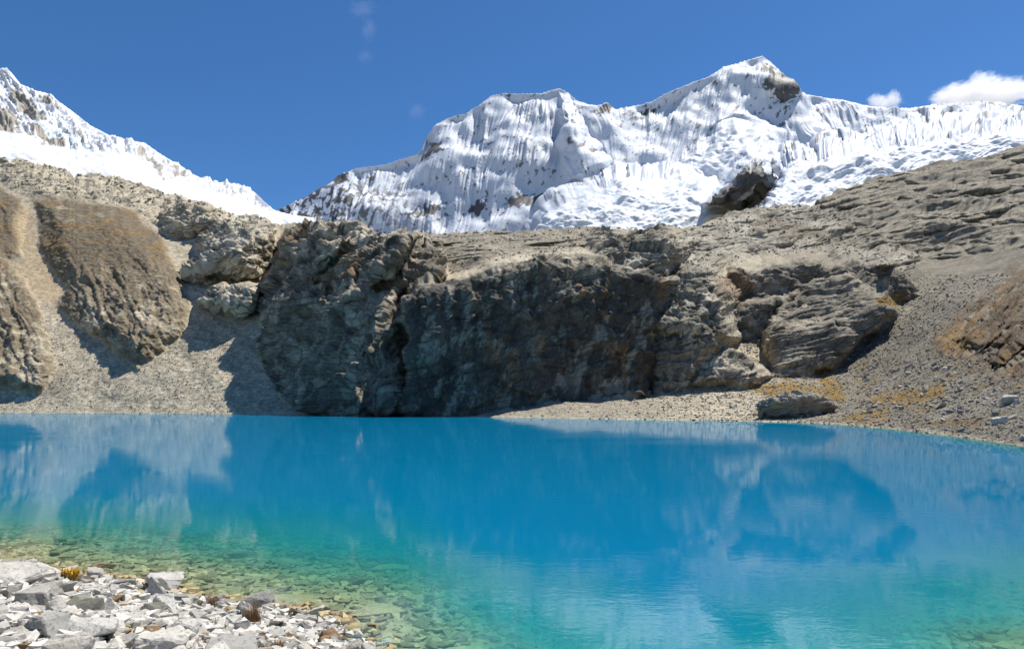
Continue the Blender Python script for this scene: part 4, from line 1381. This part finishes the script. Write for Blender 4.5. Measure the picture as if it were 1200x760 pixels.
def cloud(name, blobs, D_, dens, label, scale=3.0, lo_=.26, hi_=.36, depth=.8):
    """blobs of vapour (centre and half size seen from the viewpoint), joined in one body"""
    cx = sum(b[0] for b in blobs) / len(blobs); cyy = sum(b[1] for b in blobs) / len(blobs)
    c0 = Vector(spot(cx, cyy, D_))
    m = cloud_mat(name + ' vapour', dens, scale, lo_, hi_)
    root = None
    for bx, by, rx, ry in blobs:
        bm = bmesh.new()
        bmesh.ops.create_icosphere(bm, subdivisions=3, radius=1)
        me_ = bpy.data.meshes.new(name)
        bm.to_mesh(me_); bm.free()
        if root is None:
            root = bpy.data.objects.new(name, None); COL.objects.link(root); root.location = c0
            tag(root, label, 'cloud')
        o = link('puff', me_, m)
        o.parent = root
        o.location = Vector(spot(bx, by, D_)) - c0
        k = D_ / FOC
        o.scale = (rx * k, max(rx, ry) * k * depth, ry * k)
    return root


cloud('cloud', [(1150, 116, 66, 20), (1122, 110, 34, 15), (1156, 98, 22, 17), (1185, 106, 30, 18), (1230, 112, 40, 20), (1146, 92, 13, 12), (1105, 116, 20, 11)], 6500, .008, 'large bright cumulus cloud rising behind the ridge at the right edge')
cloud('cloud', [(1038, 121, 24, 10), (1026, 117, 13, 9), (1047, 114, 10, 12)], 6500, .009, 'small white cloud tuft behind the ridge left of the larger cloud')
cloud('wisp', [(424, 10, 28, 14), (432, 34, 16, 22), (428, 66, 18, 13)], 7500, .0007, 'faint thin cloud wisp at the top of the blue sky', 2.2, .3, .7)
cloud('wisp', [(488, 130, 18, 16)], 7500, .0008, 'tiny faint cloud wisp in the blue left of the snow wall', 2.2, .3, .7)


# ------------------------------------------------------------------ sky, sun, camera
w = bpy.data.worlds.new('World')
scene.world = w
w.use_nodes = True
wn = w.node_tree
bg = wn.nodes['Background']
sky = wn.nodes.new('ShaderNodeTexSky')
sky.sky_type = 'NISHITA'
sky.sun_disc = False
sky.sun_elevation = rad(SUN_EL)
sky.sun_rotation = rad(SUN_AZ)
sky.altitude = 2500
sky.air_density = 1.0
sky.dust_density = 0.9
sky.ozone_density = 6
hs = wn.nodes.new('ShaderNodeHueSaturation')
hs.inputs['Saturation'].default_value = 1.17
hs.inputs['Value'].default_value = 1.1
wn.links.new(sky.outputs[0], hs.inputs['Color'])
wn.links.new(hs.outputs[0], bg.inputs['Color'])
bg.inputs['Strength'].default_value = 0.1
sl = bpy.data.lights.new('sun', 'SUN')
sl.energy = 5.0
sl.angle = rad(.53)
sl.color = (1, .955, .88)
so = bpy.data.objects.new('sun', sl)
COL.objects.link(so)
sd_ = Vector((math.sin(rad(SUN_AZ)) * math.cos(rad(SUN_EL)), math.cos(rad(SUN_AZ)) * math.cos(rad(SUN_EL)), math.sin(rad(SUN_EL))))
so.rotation_euler = sd_.to_track_quat('Z', 'Y').to_euler()
so.location = (200, 100, 900)

cd = bpy.data.cameras.new('camera')
co = bpy.data.objects.new('camera', cd)
COL.objects.link(co)
co.location = (0, 0, CAMH)
co.rotation_euler = (rad(90), 0, 0)
cd.sensor_width = 36
cd.lens = FOC / 1200 * 36
cd.shift_y = (PYH - 380) / 1200
cd.clip_start = .1
cd.clip_end = 40000
scene.camera = co
scene.view_settings.view_transform = 'Standard'
scene.view_settings.look = 'None'
scene.view_settings.exposure = 0.28
scene.view_settings.gamma = 1
scene.render.engine = 'CYCLES'
cy = scene.cycles
cy.use_denoising = True
cy.max_bounces = 26
cy.diffuse_bounces = 2
cy.glossy_bounces = 3
cy.transparent_max_bounces = 8
cy.volume_bounces = 24
cy.caustics_reflective = False
cy.caustics_refractive = False
